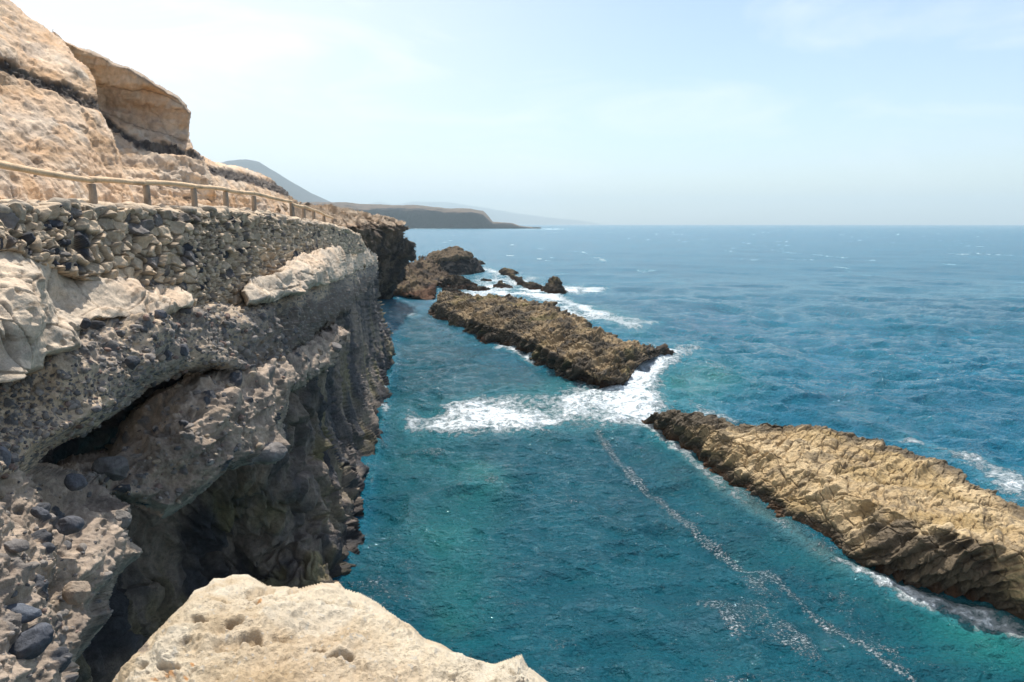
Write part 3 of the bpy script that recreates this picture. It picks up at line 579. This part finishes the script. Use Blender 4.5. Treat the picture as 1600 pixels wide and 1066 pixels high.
def searock(front, sky, depth, disp, label, name='sea_rock', nu=220, nv=120, kridge=.45):
    """front waterline and skyline in pixels, real thickness in metres"""
    xs = np.linspace(front[0][0], front[-1][0], 40); fw = at_z(xs, np.array(pline(front, xs)), 0*xs)
    xs2 = np.linspace(sky[0][0], sky[-1][0], 40); tt = np.linalg.norm(fw-CAM, axis=1)*0+project(fw)[2]
    ed = np.sqrt(np.clip(1-(np.linspace(-1, 1, 40))**2, 0.02, 1))
    dirn = fw/np.linalg.norm(fw[:, :2], axis=1)[:, None]; dirn[:, 2] = 0
    rd = at_t(xs2, np.array(pline(sky, xs2)), tt+depth*kridge*ed)
    sh = (fw*.55+rd*.45); sh[:, 2] = rd[:, 2]*.72
    bk = fw+dirn*(depth*ed)[:, None]; bk[:, 2] = -.2
    sb = (rd*.5+bk*.5); sb[:, 2] = rd[:, 2]*.65
    lo = fw-dirn*.8; lo[:, 2] = -1.2; lb = bk+dirn*.8; lb[:, 2] = -1.2
    o = loft(name, M_far, [lo, fw, sh, rd, sb, bk, lb], nu, nv, disp); tag(o, label, 'rock'); return o
ISL = d_islet('brown', (.5, .2, .8), .45, .6); SML = d_islet('brown', (.6, -.5, .5), .34, .9)
def d_block(P, px, py, u, n):
    W1 = worley(P*np.array((.3, .3, .6)), 905); lay = sm(P[..., 2]+.3*fbm(P*.6, 3, 2), 3.0, 3.25)
    d = .8*W1[3]+.5*fbm(P*.8, 5, 3)+.8*lnoise(P*.5, 4, 3)-.45*sm(.28-np.abs(P[..., 2]-3.1+.3*fbm(P*.5, 2, 2)), 0, .25)
    c = mixc(np.array((.022, .02, .02)), np.array((.055, .045, .04)), sm(fbm(P*.8, 4, 4), -.2, .4)); c = mixc(c, np.array((.24, .17, .10)), lay*.9)  # shade of the front is put into the near-black body colour
    return d, c
searock([(664, 429), (690, 432), (720, 431), (740, 428), (757, 425)], [(668, 398), (678, 392), (690, 390), (700, 386), (715, 387), (730, 391), (740, 398), (744, 410), (757, 423)], 12, d_block, 'big dark flat-topped rock block with a brown cap beside the headland foot', 'sea_stack')
searock([(684, 443), (700, 448), (720, 450), (744, 447)], [(684, 436), (698, 431), (712, 430), (728, 433), (744, 445)], 7, ISL, 'low brown rock hump in front of the big dark block')
searock([(736, 454), (748, 456), (762, 453)], [(736, 451), (748, 447), (762, 452)], 2.5, SML, 'small reddish rock just right of the low brown hump', nu=90, nv=60)
searock([(781, 428), (790, 431), (802, 431), (808, 428)], [(781, 424), (788, 420), (800, 420), (808, 427)], 5, SML, 'dark rock at the upper left end of the rock chain in the surf', nu=110, nv=70)
searock([(796, 434), (806, 440), (818, 448), (828, 451), (838, 450)], [(796, 430), (806, 430), (816, 437), (828, 442), (838, 448)], 4, SML, 'long brown rock in the middle of the surf rock chain', nu=140, nv=70)
searock([(826, 452), (836, 454), (848, 452)], [(826, 449), (836, 443), (848, 450)], 3, SML, 'low dark rock touching the pointed rock on its left', nu=90, nv=60)
searock([(846, 455), (860, 459), (876, 459), (888, 456)], [(846, 451), (856, 446), (862, 437), (867, 431), (873, 438), (880, 448), (888, 455)], 5, SML, 'pointed dark rock, tallest of the rock chain in the surf', nu=160, nv=90)
searock([(770, 448), (784, 451), (800, 449)], [(770, 445), (782, 439), (800, 447)], 3, SML, 'small brown rock awash between the big islet and the rock chain', nu=90, nv=60)
searock([(752, 439), (760, 441), (768, 440)], [(752, 437), (760, 434), (768, 438)], 1.8, SML, 'tiny dark rock awash right below the big dark block', nu=60, nv=40)
searock([(742, 413), (750, 415), (758, 413)], [(742, 411), (749, 407), (758, 412)], 3, SML, 'tiny dark rock behind the right end of the big dark block', nu=60, nv=40)
searock([(694, 455), (702, 459), (716, 459), (722, 457)], [(694, 453), (704, 450), (714, 452), (722, 456)], 2.2, SML, 'small wet brown rock off the upper left end of the middle islet', nu=80, nv=50)

# ================================================================== FOREGROUND ROCK
sky = [(120, 1150), (175, 1070), (198, 1040), (215, 1020), (240, 990), (262, 970), (290, 940), (303, 922), (322, 915), (333, 903), (350, 903), (362, 898), (388, 898), (402, 906), (418, 915), (440, 916), (470, 918), (500, 911), (530, 910), (540, 920), (562, 926), (590, 940), (618, 958), (650, 984), (664, 998), (690, 1006), (712, 1020), (745, 1030), (772, 1035), (795, 1028), (816, 1020), (826, 1040), (846, 1056), (866, 1072), (900, 1110), (960, 1200)]
def d_fore(P, px, py, s, n):
    rise = fbm(P*1.1, 3, 901)*.10
    W1 = worley(P*2.4+fbm(P*2, 2, 3)[..., None]*.4, 915)
    pits = 0; pm = 0
    for sc, fr, dp, sd in ((7., .30, .05, 921), (15., .45, .028, 931), (30., .5, .016, 941), (62., .45, .009, 951)):
        Q = P*np.array((sc*.8, sc*1.1, sc)); F1, F2, ID, FC = worley(Q, sd)
        cl = sm(fbm(P*1.7, 2, sd), .0 if sc < 10 else -.1, .3)
        r = .2+.2*((ID*5.5) % 1); h = sm(1-F1/r, 0, .6)*(ID < fr)*cl; pits = pits+dp*h; pm = np.maximum(pm, h)
    for (bx, by, bw, bh, dp) in ((313, 977, 13, 6, .05), (398, 953, 9, 9, .055), (392, 1001, 16, 7, .04), (507, 944, 14, 6, .045), (458, 926, 8, 4, .035), (262, 1040, 16, 6, .03), (530, 1030, 22, 6, .035), (500, 1017, 10, 5, .03), (355, 1010, 22, 8, .02), (400, 925, 16, 9, .02), (420, 922, 9, 5, .03), (545, 1034, 10, 5, .03)):
        e = np.hypot((px-bx)/bw, (py-by)/bh)+.25*fbm(P*16, 2, 77); g = sm(1.25-e, 0, .45); pits = pits+dp*g; pm = np.maximum(pm, g*.8)
    d = .03*W1[3]+rise*.6+.09*lnoise(P*2.2, 4, 971)+.03*fbm(P*5, 5, 8)+.02*fbm(P*14, 3, 19)+.014*fbm(P*30, 3, 9)+.02*lnoise(P*9, 3, 972)+.006*ridged(P*np.array((12, 30, 12.)), 3, 10)+.007*fbm(P*75, 2, 978)+.012*lnoise(P*26, 3, 979)-pits
    # separate block at the right end with a facet
    c = mixc(np.array((.54, .42, .285)), np.array((.63, .53, .39)), sm(fbm(P*3, 5, 7), -.3, .3))
    c = mixc(c, np.array((.44, .31, .17)), .55*sm(fbm(P*2.1, 4, 17), .05, .4)); c = mixc(c, np.array((.66, .60, .49)), .45*sm(fbm(P*4+3, 4, 27), .1, .4))
    c = mixc(c, np.array((.36, .25, .14)), pm*.6)
    for (bx, by, r_) in ((263, 1050, 7), (300, 1037, 3), (405, 944, 4), (288, 1053, 4), (240, 1060, 4)):
        e = np.hypot(px-bx, (py-by)*1.6)/r_+.8*fbm(P*30, 3, 5); c = mixc(c, np.array((.55, .22, .04)), .7*sm(1.3-e, 0, .6))
    e = np.hypot((px-222)/14, (py-1015)/10)+.9*fbm(P*25, 3, 6); c = mixc(c, np.array((.18, .14, .12)), .7*sm(1.1-e, 0, .5))
    c = mixc(c, np.array((.42, .40, .36)), sm(vnoise(P*70, 4), .62, .8)*.6)
    return d, c
of, Vf, _ = patch('foreground_rock', M_fore, sky+[(960, 1300), (120, 1300)],
    [(120, 1150, 2.3), (215, 1020, 2.55), (300, 925, 2.9), (385, 898, 3.2), (540, 915, 3.15), (650, 985, 2.75), (770, 1035, 2.45), (816, 1022, 2.42), (900, 1110, 2.1), (300, 1000, 2.5), (450, 960, 2.75), (600, 1000, 2.55), (400, 1060, 2.25), (700, 1060, 2.3), (550, 1060, 2.3), (760, 1045, 2.45), (800, 1060, 2.18), (840, 1070, 2.3), (715, 1040, 2.36),
     (400, 1200, 1.75), (120, 1300, 1.7), (900, 1300, 1.5), (600, 1300, 1.5)], d_fore, None, step=1.15, roll=(16, .45), edge=1.8, seed=14, fade=.9, fp=1.3)
tag(of, 'sunlit pale tan pitted rock ledge in the bottom foreground', 'rock')

# ================================================================== SEA
nr, nc = 1150, 1250
ysc = np.concatenate([np.linspace(1500, 1080, 60), np.linspace(1078, 357, 880), np.linspace(356.5, 351, 120), np.geomspace(.95, .55, 90)+350])   # rows as pixel rows below the horizon
dist = HC/np.tan(np.arctan((ysc-533)/FPX)+PITCH)
dist = np.clip(dist, 1, 10600); dist = dist[np.argsort(dist)]
dist = dist[dist > 0]; dist[0] = 1.0
ang = np.concatenate([np.linspace(-75, -42, 60), np.linspace(-41.8, 41.8, 1150), np.linspace(42, 75, 60)])*PI/180
DD, AA = np.meshgrid(dist, ang, indexing='ij')
SX = np.sin(AA)*DD; SY = np.cos(AA)*DD
# rows at constant y read better: use planar rows
SY = DD; SX = np.tan(AA)*DD
S = np.stack([SX, SY, SX*0], -1)
px, py, ft = project(S)
lod = DD
def wv(P2, wl, s, dirx, diry, st=1.8):
    L = math.hypot(dirx, diry); dx, dy = dirx/L, diry/L
    a = (P2[..., 0]*dx+P2[..., 1]*dy)/wl; b = (-P2[..., 0]*dy+P2[..., 1]*dx)/(wl*st)
    return np.stack([a, b, a*0+s*.37], -1)
inlet = sdist([(620, 470), (680, 490), (760, 535), (960, 610), (1015, 655), (1200, 800), (1400, 915), (1650, 1030), (1650, 1300), (300, 1300), (560, 820)], px, py); inl = sm(inlet, -15, 40)
H = np.zeros_like(DD)
for wl, A, s, dx, dy in ((14, .40, 1, -.35, -1), (7, .42, 2, -.6, -.8), (3.6, .40, 3, -.3, -1), (1.9, .28, 4, -.7, -.5), (1.0, .21, 5, .2, -1), (.52, .11, 6, -.7, -.8), (.27, .040, 7, .4, -1)):
    sp = np.maximum(DD*DD/(HC*FPX)*.82, DD/FPX)
    fade = sm(wl/sp, 1.6, 4.)
    n = vnoise(wv(S, wl, s, dx, dy)+.35*vnoise(wv(S, wl*1.7, s+20, dy, -dx))[..., None], 1000+s)
    r = (1-np.abs(n)*1.9); r = .7*r+.5*n
    f_in = 1-inl*(.8 if wl > 5 else .25)
    H += A*fade*f_in*r*(.75 if wl > 3 else 1)*.85
S[..., 2] = H-.2
# foam, and sun glints painted as white flecks
def gs(bx, by, wx, wy, k=1.0, rot_=0):
    c, s_ = math.cos(rot_), math.sin(rot_); u = (px-bx)*c+(py-by)*s_; v = -(px-bx)*s_+(py-by)*c
    return k*np.exp(-(u/wx)**2-(v/wy)**2)
def seg(pts, w, k=1.0, jit=0):
    d = np.full(px.shape, 1e9); p = pts
    for (x1, y1), (x2, y2) in zip(p[:-1], p[1:]):
        ex, ey = x2-x1, y2-y1; t = np.clip(((px-x1)*ex+(py-y1)*ey)/(ex*ex+ey*ey), 0, 1); d = np.minimum(d, np.hypot(px-x1-t*ex, py-y1-t*ey))
    if jit: d = d+jit*fbm(S*np.array((.5, .5, 0)), 3, 78)
    return k*np.exp(-(np.maximum(d, 0)/w)**2)
foam = np.zeros_like(DD)
for a in [(850, 640, 175, 30, .85), (720, 640, 90, 20, .35), (1080, 600, 70, 30, .35), (780, 652, 95, 24, .6), (930, 625, 90, 20, .75), (870, 660, 110, 14, .7), (985, 640, 50, 26, 1.25, .2), (740, 648, 60, 13, .8), (700, 660, 40, 8, .7), (1000, 580, 30, 16, 1.2, -.6), (1040, 555, 44, 9, 1.2, -.3), (1010, 612, 50, 22, .85, -.5), (1005, 590, 26, 22, 1.1), (1045, 562, 48, 15, .95, -.25), (1090, 548, 40, 9, .45), (1070, 640, 60, 16, .6, .3), (1000, 565, 24, 14, 1.0),
          (845, 447, 80, 7, 1.1), (730, 462, 40, 5, 1.1), (820, 462, 60, 6, 1.0), (870, 480, 50, 8, 1.0, .45), (950, 500, 60, 7, .9, .25), (900, 452, 40, 5, 1.0), (920, 451, 22, 4.5, 1.2), (760, 442, 42, 14, 1.0), (770, 425, 34, 7, .9, .3), (800, 456, 75, 6, 1.0), (820, 436, 24, 5, 1.0), (925, 488, 62, 9, .95, .32), (880, 470, 36, 7, .8, .4), (960, 503, 40, 5, .65, .1), (1020, 508, 22, 3, .8), (990, 520, 30, 6, .3),
          (630, 493, 24, 4, 1.0), (660, 488, 20, 7, .4), (706, 449, 22, 4, .6), (690, 470, 14, 6, .5), (780, 537, 26, 9, 1.0, .3), (820, 556, 42, 7, .75, .5), (640, 655, 18, 16, .75, .9), (655, 720, 14, 5, .5, .9), (600, 600, 5, 12, .9), (588, 545, 4, 12, .4), (575, 740, 8, 14, .6), (570, 865, 10, 10, .5), (605, 640, 9, 10, .6),
          (1430, 698, 36, 8, 1.1, .5), (1540, 742, 60, 11, 1.3, .5), (1590, 765, 34, 14, 1.3, .4), (1480, 715, 40, 7, .8, .5), (1120, 655, 40, 8, .5, .1), (1180, 660, 50, 6, .35), (1430, 938, 60, 14, 1.2, .3), (1540, 978, 80, 16, 1.3, .3), (1500, 960, 60, 12, .6, .3), (1360, 905, 40, 12, .45, .2), (1270, 855, 26, 6, .35, .6), (1125, 745, 22, 8, .45, .6), (1065, 702, 28, 7, .6, .6),
          (655, 357, 40, 1.0, 1.1), (700, 357, 45, .9, .8), (860, 358, 40, 1.0, 1.1), (800, 357, 30, .8, .8), (752, 410, 14, 4, .7), (700, 690, 60, 14, .2), (1190, 840, 120, 30, .12, .6)]:
    foam += gs(*a)
foam_glint = .5*sm(fbm(S*np.array((.9, .7, 0)), 4, 197)+.9*H, .16, .55)*(.35+.65*inl)*sm(70-DD, 0, 40)+.45*sm(H, .15, .5)  # white flecks on crests and in clusters, painted as sun glints
stk = np.zeros_like(DD); stk += seg([(935, 678), (962, 712), (990, 748), (1030, 782), (1068, 812), (1100, 838), (1135, 862), (1172, 893), (1215, 915), (1260, 955), (1310, 990), (1360, 1020), (1420, 1060), (1480, 1110)], 9, .78, 2.)+seg([(935, 678), (990, 748), (1068, 812), (1172, 893), (1260, 955), (1420, 1060)], 20, .22)
foam += seg([(1012, 662), (1056, 702), (1112, 750), (1172, 797), (1290, 880), (1365, 915), (1490, 962), (1600, 1004)], 8, .85, 7)+seg([(680, 492), (735, 524), (757, 535), (850, 570), (910, 601), (972, 612)], 4, .55, 3)+seg([(1400, 690), (1450, 712), (1500, 738), (1600, 790)], 10, .55, 5)+seg([(860, 474), (925, 510), (1000, 534), (1043, 545)], 4, .5, 2)
foam += seg([(618, 558), (602, 592), (600, 640), (586, 740), (562, 830), (548, 905)], 5, .42, 6)
# white caps on the open sea
open_ = sm(-inlet, 0, 60)
wc = fbm(S*np.array((.09, .22, 0))*np.array((1, 1, 1)), 4, 88); foam += .55*sm(wc, .30, .5)*open_*sm(DD, 50, 120)*sm(H, .1, .4)
farcap = sm(vnoise(S*np.array((.16, .035, 0)), 95), .62, .8)*sm(vnoise(S*np.array((.5, .12, 0)), 96), .0, .6)*sm(DD, 90, 200)*sm(1600-DD, 0, 900); foam += 1.1*farcap
caps = .5*sm(H, .34, .6)*(1-.2*inl); foam += caps*sm(fbm(S*.5, 3, 90), .0, .4)
# surface current pattern inside foam
sw = fbm(np.stack([S[..., 0]*.55, S[..., 1]*.35, S[..., 0]*0], -1)+.8*np.stack([fbm(S*.25, 2, 5), fbm(S*.25, 2, 6), S[..., 0]*0], -1), 5, 99)
foam_glint = np.maximum(np.clip(foam_glint*(1+.45*fbm(S*.8, 3, 191)), 0, 1.2), np.clip(stk*(1+.22*fbm(S*.9, 3, 192)), 0, .95))
foam = 1-np.exp(-np.clip(foam*(1+1.1*sw), 0, 3)*1.15)
shal = np.zeros_like(DD)
for a in [(755, 745, 40, 24, .55, .3), (740, 800, 60, 40, .18), (730, 890, 60, 90, .22), (720, 960, 50, 50, .3), (850, 640, 150, 30, .85), (1000, 600, 90, 40, .6), (1110, 590, 90, 40, .35), (1120, 750, 40, 14, .6, .6), (1340, 900, 100, 22, .35, .25), (1500, 965, 110, 30, .4, .3), (1200, 800, 60, 18, .4, .6), (650, 700, 80, 60, .25), (760, 450, 60, 12, .5), (930, 490, 70, 14, .5, .3), (1560, 1010, 120, 50, .5, .2), (1050, 690, 50, 16, .4, .6), (690, 830, 60, 60, .3)]:
    shal += gs(*a)
shal = np.clip(shal*(1+.7*fbm(S*np.array((.35, .35, 0)), 4, 120)), 0, 1)
brown = seg([(1036, 688), (1116, 750), (1176, 795), (1295, 880), (1425, 934), (1560, 980), (1700, 1050)], 11, .5, 8)*sm(px, 1040, 1120)
def watermat():
    m = bpy.data.materials.new('sea_water'); m.use_nodes = True; nt = m.node_tree; N = nt.nodes; L = nt.links; b = N['Principled BSDF']
    def attr(n): a = N.new('ShaderNodeAttribute'); a.attribute_name = n; return a.outputs['Fac']
    geo = N.new('ShaderNodeNewGeometry')
    def noise(s, d=3, r=.55, vec=None, sx=(1, 1, 1)):
        mp = N.new('ShaderNodeMapping'); mp.inputs['Scale'].default_value = sx; L.new(vec or geo.outputs['Position'], mp.inputs['Vector'])
        n = N.new('ShaderNodeTexNoise'); n.inputs['Scale'].default_value = s; n.inputs['Detail'].default_value = d; n.inputs['Roughness'].default_value = r; L.new(mp.outputs[0], n.inputs['Vector']); return n.outputs['Fac']
    def math_(op, a, b2=None, c=None, clamp=False):
        n = N.new('ShaderNodeMath'); n.operation = op; n.use_clamp = clamp
        for i, v in enumerate((a, b2, c)):
            if v is None: continue
            if isinstance(v, (int, float)): n.inputs[i].default_value = v
            else: L.new(v, n.inputs[i])
        return n.outputs[0]
    def mix(f, a, b2):
        n = N.new('ShaderNodeMix'); n.data_type = 'RGBA'
        L.new(f, n.inputs['Factor'])
        for i, v in ((6, a), (7, b2)):
            if isinstance(v, tuple): n.inputs[i].default_value = (*v, 1)
            else: L.new(v, n.inputs[i])
        return n.outputs[2]
    big = noise(.045, 4, .6)
    med = noise(.35, 4, .6, sx=(1, 1.8, 1)); c = mix(math_('ADD', math_('MULTIPLY_ADD', big, 1.6, -.8), math_('MULTIPLY_ADD', med, 1.5, -.5), None, True), (.001, .100, .165), (.001, .155, .240))
    ci = mix(math_('MULTIPLY_ADD', med, 1.8, -.4, True), (.003, .058, .084), (.004, .098, .130)); c = mix(attr('inlet'), c, ci)
    c = mix(attr('shallow'), c, (.018, .17, .165)); c = mix(attr('brown'), c, (.10, .075, .035))
    # lace of the foam: thin bright cells
    v = N.new('ShaderNodeTexVoronoi'); v.feature = 'DISTANCE_TO_EDGE'; v.inputs['Scale'].default_value = 1.6
    wn = N.new('ShaderNodeTexNoise'); wn.inputs['Scale'].default_value = 1.1; wn.inputs['Detail'].default_value = 4; L.new(geo.outputs['Position'], wn.inputs['Vector'])
    va = N.new('ShaderNodeVectorMath'); va.operation = 'MULTIPLY_ADD'; L.new(wn.outputs['Color'], va.inputs[0]); va.inputs[1].default_value = (1.6, 1.6, 0); L.new(geo.outputs['Position'], va.inputs[2]); L.new(va.outputs[0], v.inputs['Vector'])
    lace = math_('SUBTRACT', .16, v.outputs['Distance'])
    fn = noise(3.2, 7, .72); f2 = noise(14, 4, .7)
    th = math_('ADD', math_('MULTIPLY', math_('SUBTRACT', fn, .5), 2.3), math_('MULTIPLY', math_('SUBTRACT', f2, .5), 1.0)); th = math_('ADD', th, math_('MULTIPLY', lace, .9))
    fo = attr('foam')
    ff = math_('MULTIPLY', math_('ADD', math_('MULTIPLY', math_('SUBTRACT', fo, .60), 2.0), th), 1.6, clamp=True)
    ff = math_('MULTIPLY', ff, math_('MULTIPLY', fo, 8.0, clamp=True))
    sv = noise(11, 4, .8, sx=(1, 1.5, 1)); sk_ = math_('MULTIPLY', math_('ADD', math_('MULTIPLY', attr('foam_glint'), 1.0), math_('MULTIPLY', math_('SUBTRACT', sv, .5), 3.0)), 1, clamp=False); sk_ = math_('MULTIPLY', math_('SUBTRACT', sk_, .92), 2.6, clamp=True); ff = math_('MAXIMUM', ff, math_('MULTIPLY', sk_, .9))  # white flecks: the foam streak plus painted sun glints
    thin = math_('MULTIPLY', math_('SUBTRACT', fo, .18), .6, clamp=True)
    c = mix(thin, c, (.10, .36, .42)); c = mix(ff, c, (.80, .86, .88))
    L.new(c, b.inputs['Base Color']); b.inputs['IOR'].default_value = 1.33
    rg = math_('MULTIPLY_ADD', ff, .5, .045); rg = math_('ADD', rg, math_('MULTIPLY', attr('far'), .22)); L.new(rg, b.inputs['Roughness'])
    h1 = noise(1.7, 5, .6, sx=(1, 1.5, 1)); h2 = noise(6, 5, .62, sx=(1, 1.4, 1)); h3 = noise(.5, 5, .6, sx=(.8, 1.6, 1))
    b0 = N.new('ShaderNodeBump'); b0.inputs['Distance'].default_value = .9; L.new(h3, b0.inputs['Height']); L.new(math_('MULTIPLY', attr('far'), .9), b0.inputs['Strength'])
    b1 = N.new('ShaderNodeBump'); b1.inputs['Distance'].default_value = .45; L.new(h1, b1.inputs['Height']); b1.inputs['Strength'].default_value = 1; L.new(b0.outputs['Normal'], b1.inputs['Normal'])
    b2_ = N.new('ShaderNodeBump'); b2_.inputs['Distance'].default_value = .12; L.new(h2, b2_.inputs['Height']); b2_.inputs['Strength'].default_value = 1; L.new(b1.outputs['Normal'], b2_.inputs['Normal'])
    b3 = N.new('ShaderNodeBump'); b3.inputs['Distance'].default_value = .14; L.new(ff, b3.inputs['Height']); L.new(b2_.outputs['Normal'], b3.inputs['Normal'])
    L.new(b3.outputs['Normal'], b.inputs['Normal'])
    return m
M_sea = watermat()
S[..., 2] += np.clip(foam, 0, 1)*(.08+.16*fbm(S*1.6, 3, 171))
Fc, _ = grid_faces(*DD.shape)
sea = make_mesh('sea', S.reshape(-1, 3), Fc, M_sea, None, None, True, dict(foam=foam, foam_glint=foam_glint, shallow=shal, inlet=inl, brown=np.clip(brown, 0, 1), far=sm(DD, 25, 160)))
tag(sea, 'teal and deep blue sea with surf and a foam streak', 'sea', kind='structure')

# ================================================================== FAR LAND
def skyland(name, front_t, skyp, depth, color, amp, sc, seed, label, cliff=None, nu=420, nv=90):
    xs = np.linspace(skyp[0][0], skyp[-1][0], nu); yy = np.array(pline(skyp, xs)); rows = []
    top = at_t(xs, yy, np.full(nu, front_t+depth*.5)); zt = np.maximum(top[:, 2], .5)
    for i in range(nv):
        v = i/(nv-1); v = v**2 if cliff else v; t = np.full(nu, front_t+depth*v); P = at_t(xs, yy*0+350, t)
        if cliff: pr = np.interp(v, [0, .008, .016, .03, .30, .5, 1], [-.1, .35, .62, .76, .92, 1, .7])
        else: pr = math.sin(min(v*2, 1)*PI/2) if v < .5 else 1-.8*(v-.5)*2
        P[:, 2] = zt*pr; rows.append(P)
    P = np.array(rows); z = P[..., 2].copy()
    P[..., 2] += amp*fbm(P*sc*np.array((1, 1, 0)), 5, seed)*sm(z, 0, amp*3)*sm(np.linspace(.55, .35, nv), 0, .15)[:, None]
    P[..., 1] += amp*1.6*fbm(P*sc*1.7*np.array((1, .3, 1)), 5, seed+3)*sm(z, -.5, 3)
    c = mixc(color[0], color[1], sm(fbm(P*sc*2, 4, seed+5)+(z/np.maximum(zt, 1)[None]-.80)*5*(1 if cliff else .2), -.3, .3))
    F, _ = grid_faces(nv, nu, flip=True); o = make_mesh(name, P.reshape(-1, 3), F, M_hill, c.reshape(-1, 3)); tag(o, label, 'hill', kind='structure'); return o
skyland('far_headland', 1480, [(380, 316), (500, 318), (540, 319), (600, 322), (660, 324), (700, 327), (735, 328), (755, 331), (762, 338), (770, 347), (800, 349), (812, 353), (845, 357)], 700, (np.array((.012, .012, .014)), np.array((.27, .185, .125))), 9, .012, 31, 'long flat-topped dark headland on the horizon', True)  # cliff shade and lit top are put into the two colours
skyland('mountain', 3000, [(150, 330), (250, 290), (330, 262), (362, 254), (390, 252), (410, 255), (430, 268), (460, 287), (490, 304), (520, 318), (560, 330), (620, 345)], 1800, (np.array((.10, .085, .08)), np.array((.13, .11, .10))), 10, .004, 41, 'hazy blue mountain slope behind the bluff')
skyland('far_hills', 9300, [(480, 335), (530, 330), (560, 322), (590, 316), (620, 321), (650, 316), (700, 317), (760, 324), (800, 332), (850, 340), (890, 344), (940, 350)], 1200, (np.array((.36, .34, .33)), np.array((.40, .38, .36))), 20, .002, 51, 'very faint hills on the horizon beyond the headland')  # haze paleness partly put into the hill colour

# ================================================================== HAZE
def haze_box():
    x, y0, y1, z0, z1 = 15500., -300., 11200., -8., 410.
    V = [(-x, y0, z0), (x, y0, z0), (x, y1, z0), (-x, y1, z0), (-x, y0, z1), (x, y0, z1), (x, y1, z1), (-x, y1, z1)]
    F = [(0, 3, 2, 1), (4, 5, 6, 7), (0, 1, 5, 4), (1, 2, 6, 5), (2, 3, 7, 6), (3, 0, 4, 7)]
    m = bpy.data.materials.new('haze_air'); m.use_nodes = True; nt = m.node_tree; nt.nodes.remove(nt.nodes['Principled BSDF'])
    pv = nt.nodes.new('ShaderNodeVolumePrincipled'); pv.inputs['Color'].default_value = (.72, .91, 1, 1); pv.inputs['Density'].default_value = .00019; pv.inputs['Anisotropy'].default_value = .12
    nt.links.new(pv.outputs[0], nt.nodes['Material Output'].inputs['Volume'])
    xs = sorted(SX.ravel()[[0, -1]]) if False else None
    o = make_mesh('haze', np.array(V), np.array(F), m, smooth=False); tag(o, kind='stuff'); o['label'] = 'thin pale sea haze filling the air'; o['category'] = 'haze'
haze_box()

# ================================================================== LIGHT, SKY, CAMERA
SUN_EL = math.radians(62); SUN_AZ = math.radians(-4)       # azimuth from +Y towards +X
sd = np.array((math.sin(SUN_AZ)*math.cos(SUN_EL), math.cos(SUN_AZ)*math.cos(SUN_EL), math.sin(SUN_EL)))
import mathutils
ld = bpy.data.lights.new('sun', 'SUN'); ld.energy = 2.55; ld.angle = math.radians(.6); ld.color = (1, .965, .90)
lo = bpy.data.objects.new('sun', ld); COL.objects.link(lo); lo.rotation_euler = mathutils.Vector(sd).to_track_quat('Z', 'Y').to_euler(); lo.location = (0, 0, 60)
w = bpy.data.worlds.new('World'); scn.world = w; w.use_nodes = True; nt = w.node_tree; N = nt.nodes; L = nt.links
bg = N['Background']; sk = N.new('ShaderNodeTexSky'); sk.sky_type = 'NISHITA'; sk.sun_disc = False; sk.sun_elevation = SUN_EL; sk.sun_rotation = SUN_AZ; sk.air_density = 1.0; sk.dust_density = 1.0; sk.ozone_density = 1.5; sk.altitude = 0
tc = N.new('ShaderNodeTexCoord'); mp = N.new('ShaderNodeMapping'); mp.inputs['Scale'].default_value = (1.2, 1.2, 5); mp.inputs['Rotation'].default_value = (0, .25, .3)
L.new(tc.outputs['Generated'], mp.inputs['Vector']); no = N.new('ShaderNodeTexNoise'); no.inputs['Scale'].default_value = 2.2; no.inputs['Detail'].default_value = 8; no.inputs['Roughness'].default_value = .6; no.inputs['Distortion'].default_value = .6
L.new(mp.outputs[0], no.inputs['Vector']); cr = N.new('ShaderNodeMapRange'); cr.inputs['From Min'].default_value = .47; cr.inputs['From Max'].default_value = .78; cr.inputs['To Max'].default_value = .55; L.new(no.outputs['Fac'], cr.inputs['Value'])
mx = N.new('ShaderNodeMix'); mx.data_type = 'RGBA'; sp = N.new('ShaderNodeSeparateXYZ'); L.new(tc.outputs['Generated'], sp.inputs[0]); vl = N.new('ShaderNodeMapRange'); vl.interpolation_type = 'SMOOTHSTEP'; vl.inputs['From Min'].default_value = .30; vl.inputs['From Max'].default_value = -.65; vl.inputs['To Max'].default_value = .85; L.new(sp.outputs['X'], vl.inputs['Value'])
ad = N.new('ShaderNodeMath'); ad.use_clamp = True; L.new(cr.outputs[0], ad.inputs[0]); L.new(vl.outputs[0], ad.inputs[1]); L.new(ad.outputs[0], mx.inputs['Factor']); L.new(sk.outputs[0], mx.inputs[6]); mx.inputs[7].default_value = (7.4, 7.5, 7.7, 1)
L.new(mx.outputs[2], bg.inputs['Color']); bg.inputs['Strength'].default_value = .069
cd = bpy.data.cameras.new('camera'); cd.sensor_width = 36; cd.lens = 36*FPX/1600; cd.clip_end = 40000; cd.clip_start = .05
co = bpy.data.objects.new('camera', cd); COL.objects.link(co); co.location = (0, 0, HC); co.rotation_euler = (PI/2-PITCH, 0, 0); scn.camera = co
scn.view_settings.view_transform = 'Standard'; scn.view_settings.look = 'None'; scn.view_settings.exposure = 1.27; scn.view_settings.gamma = 1
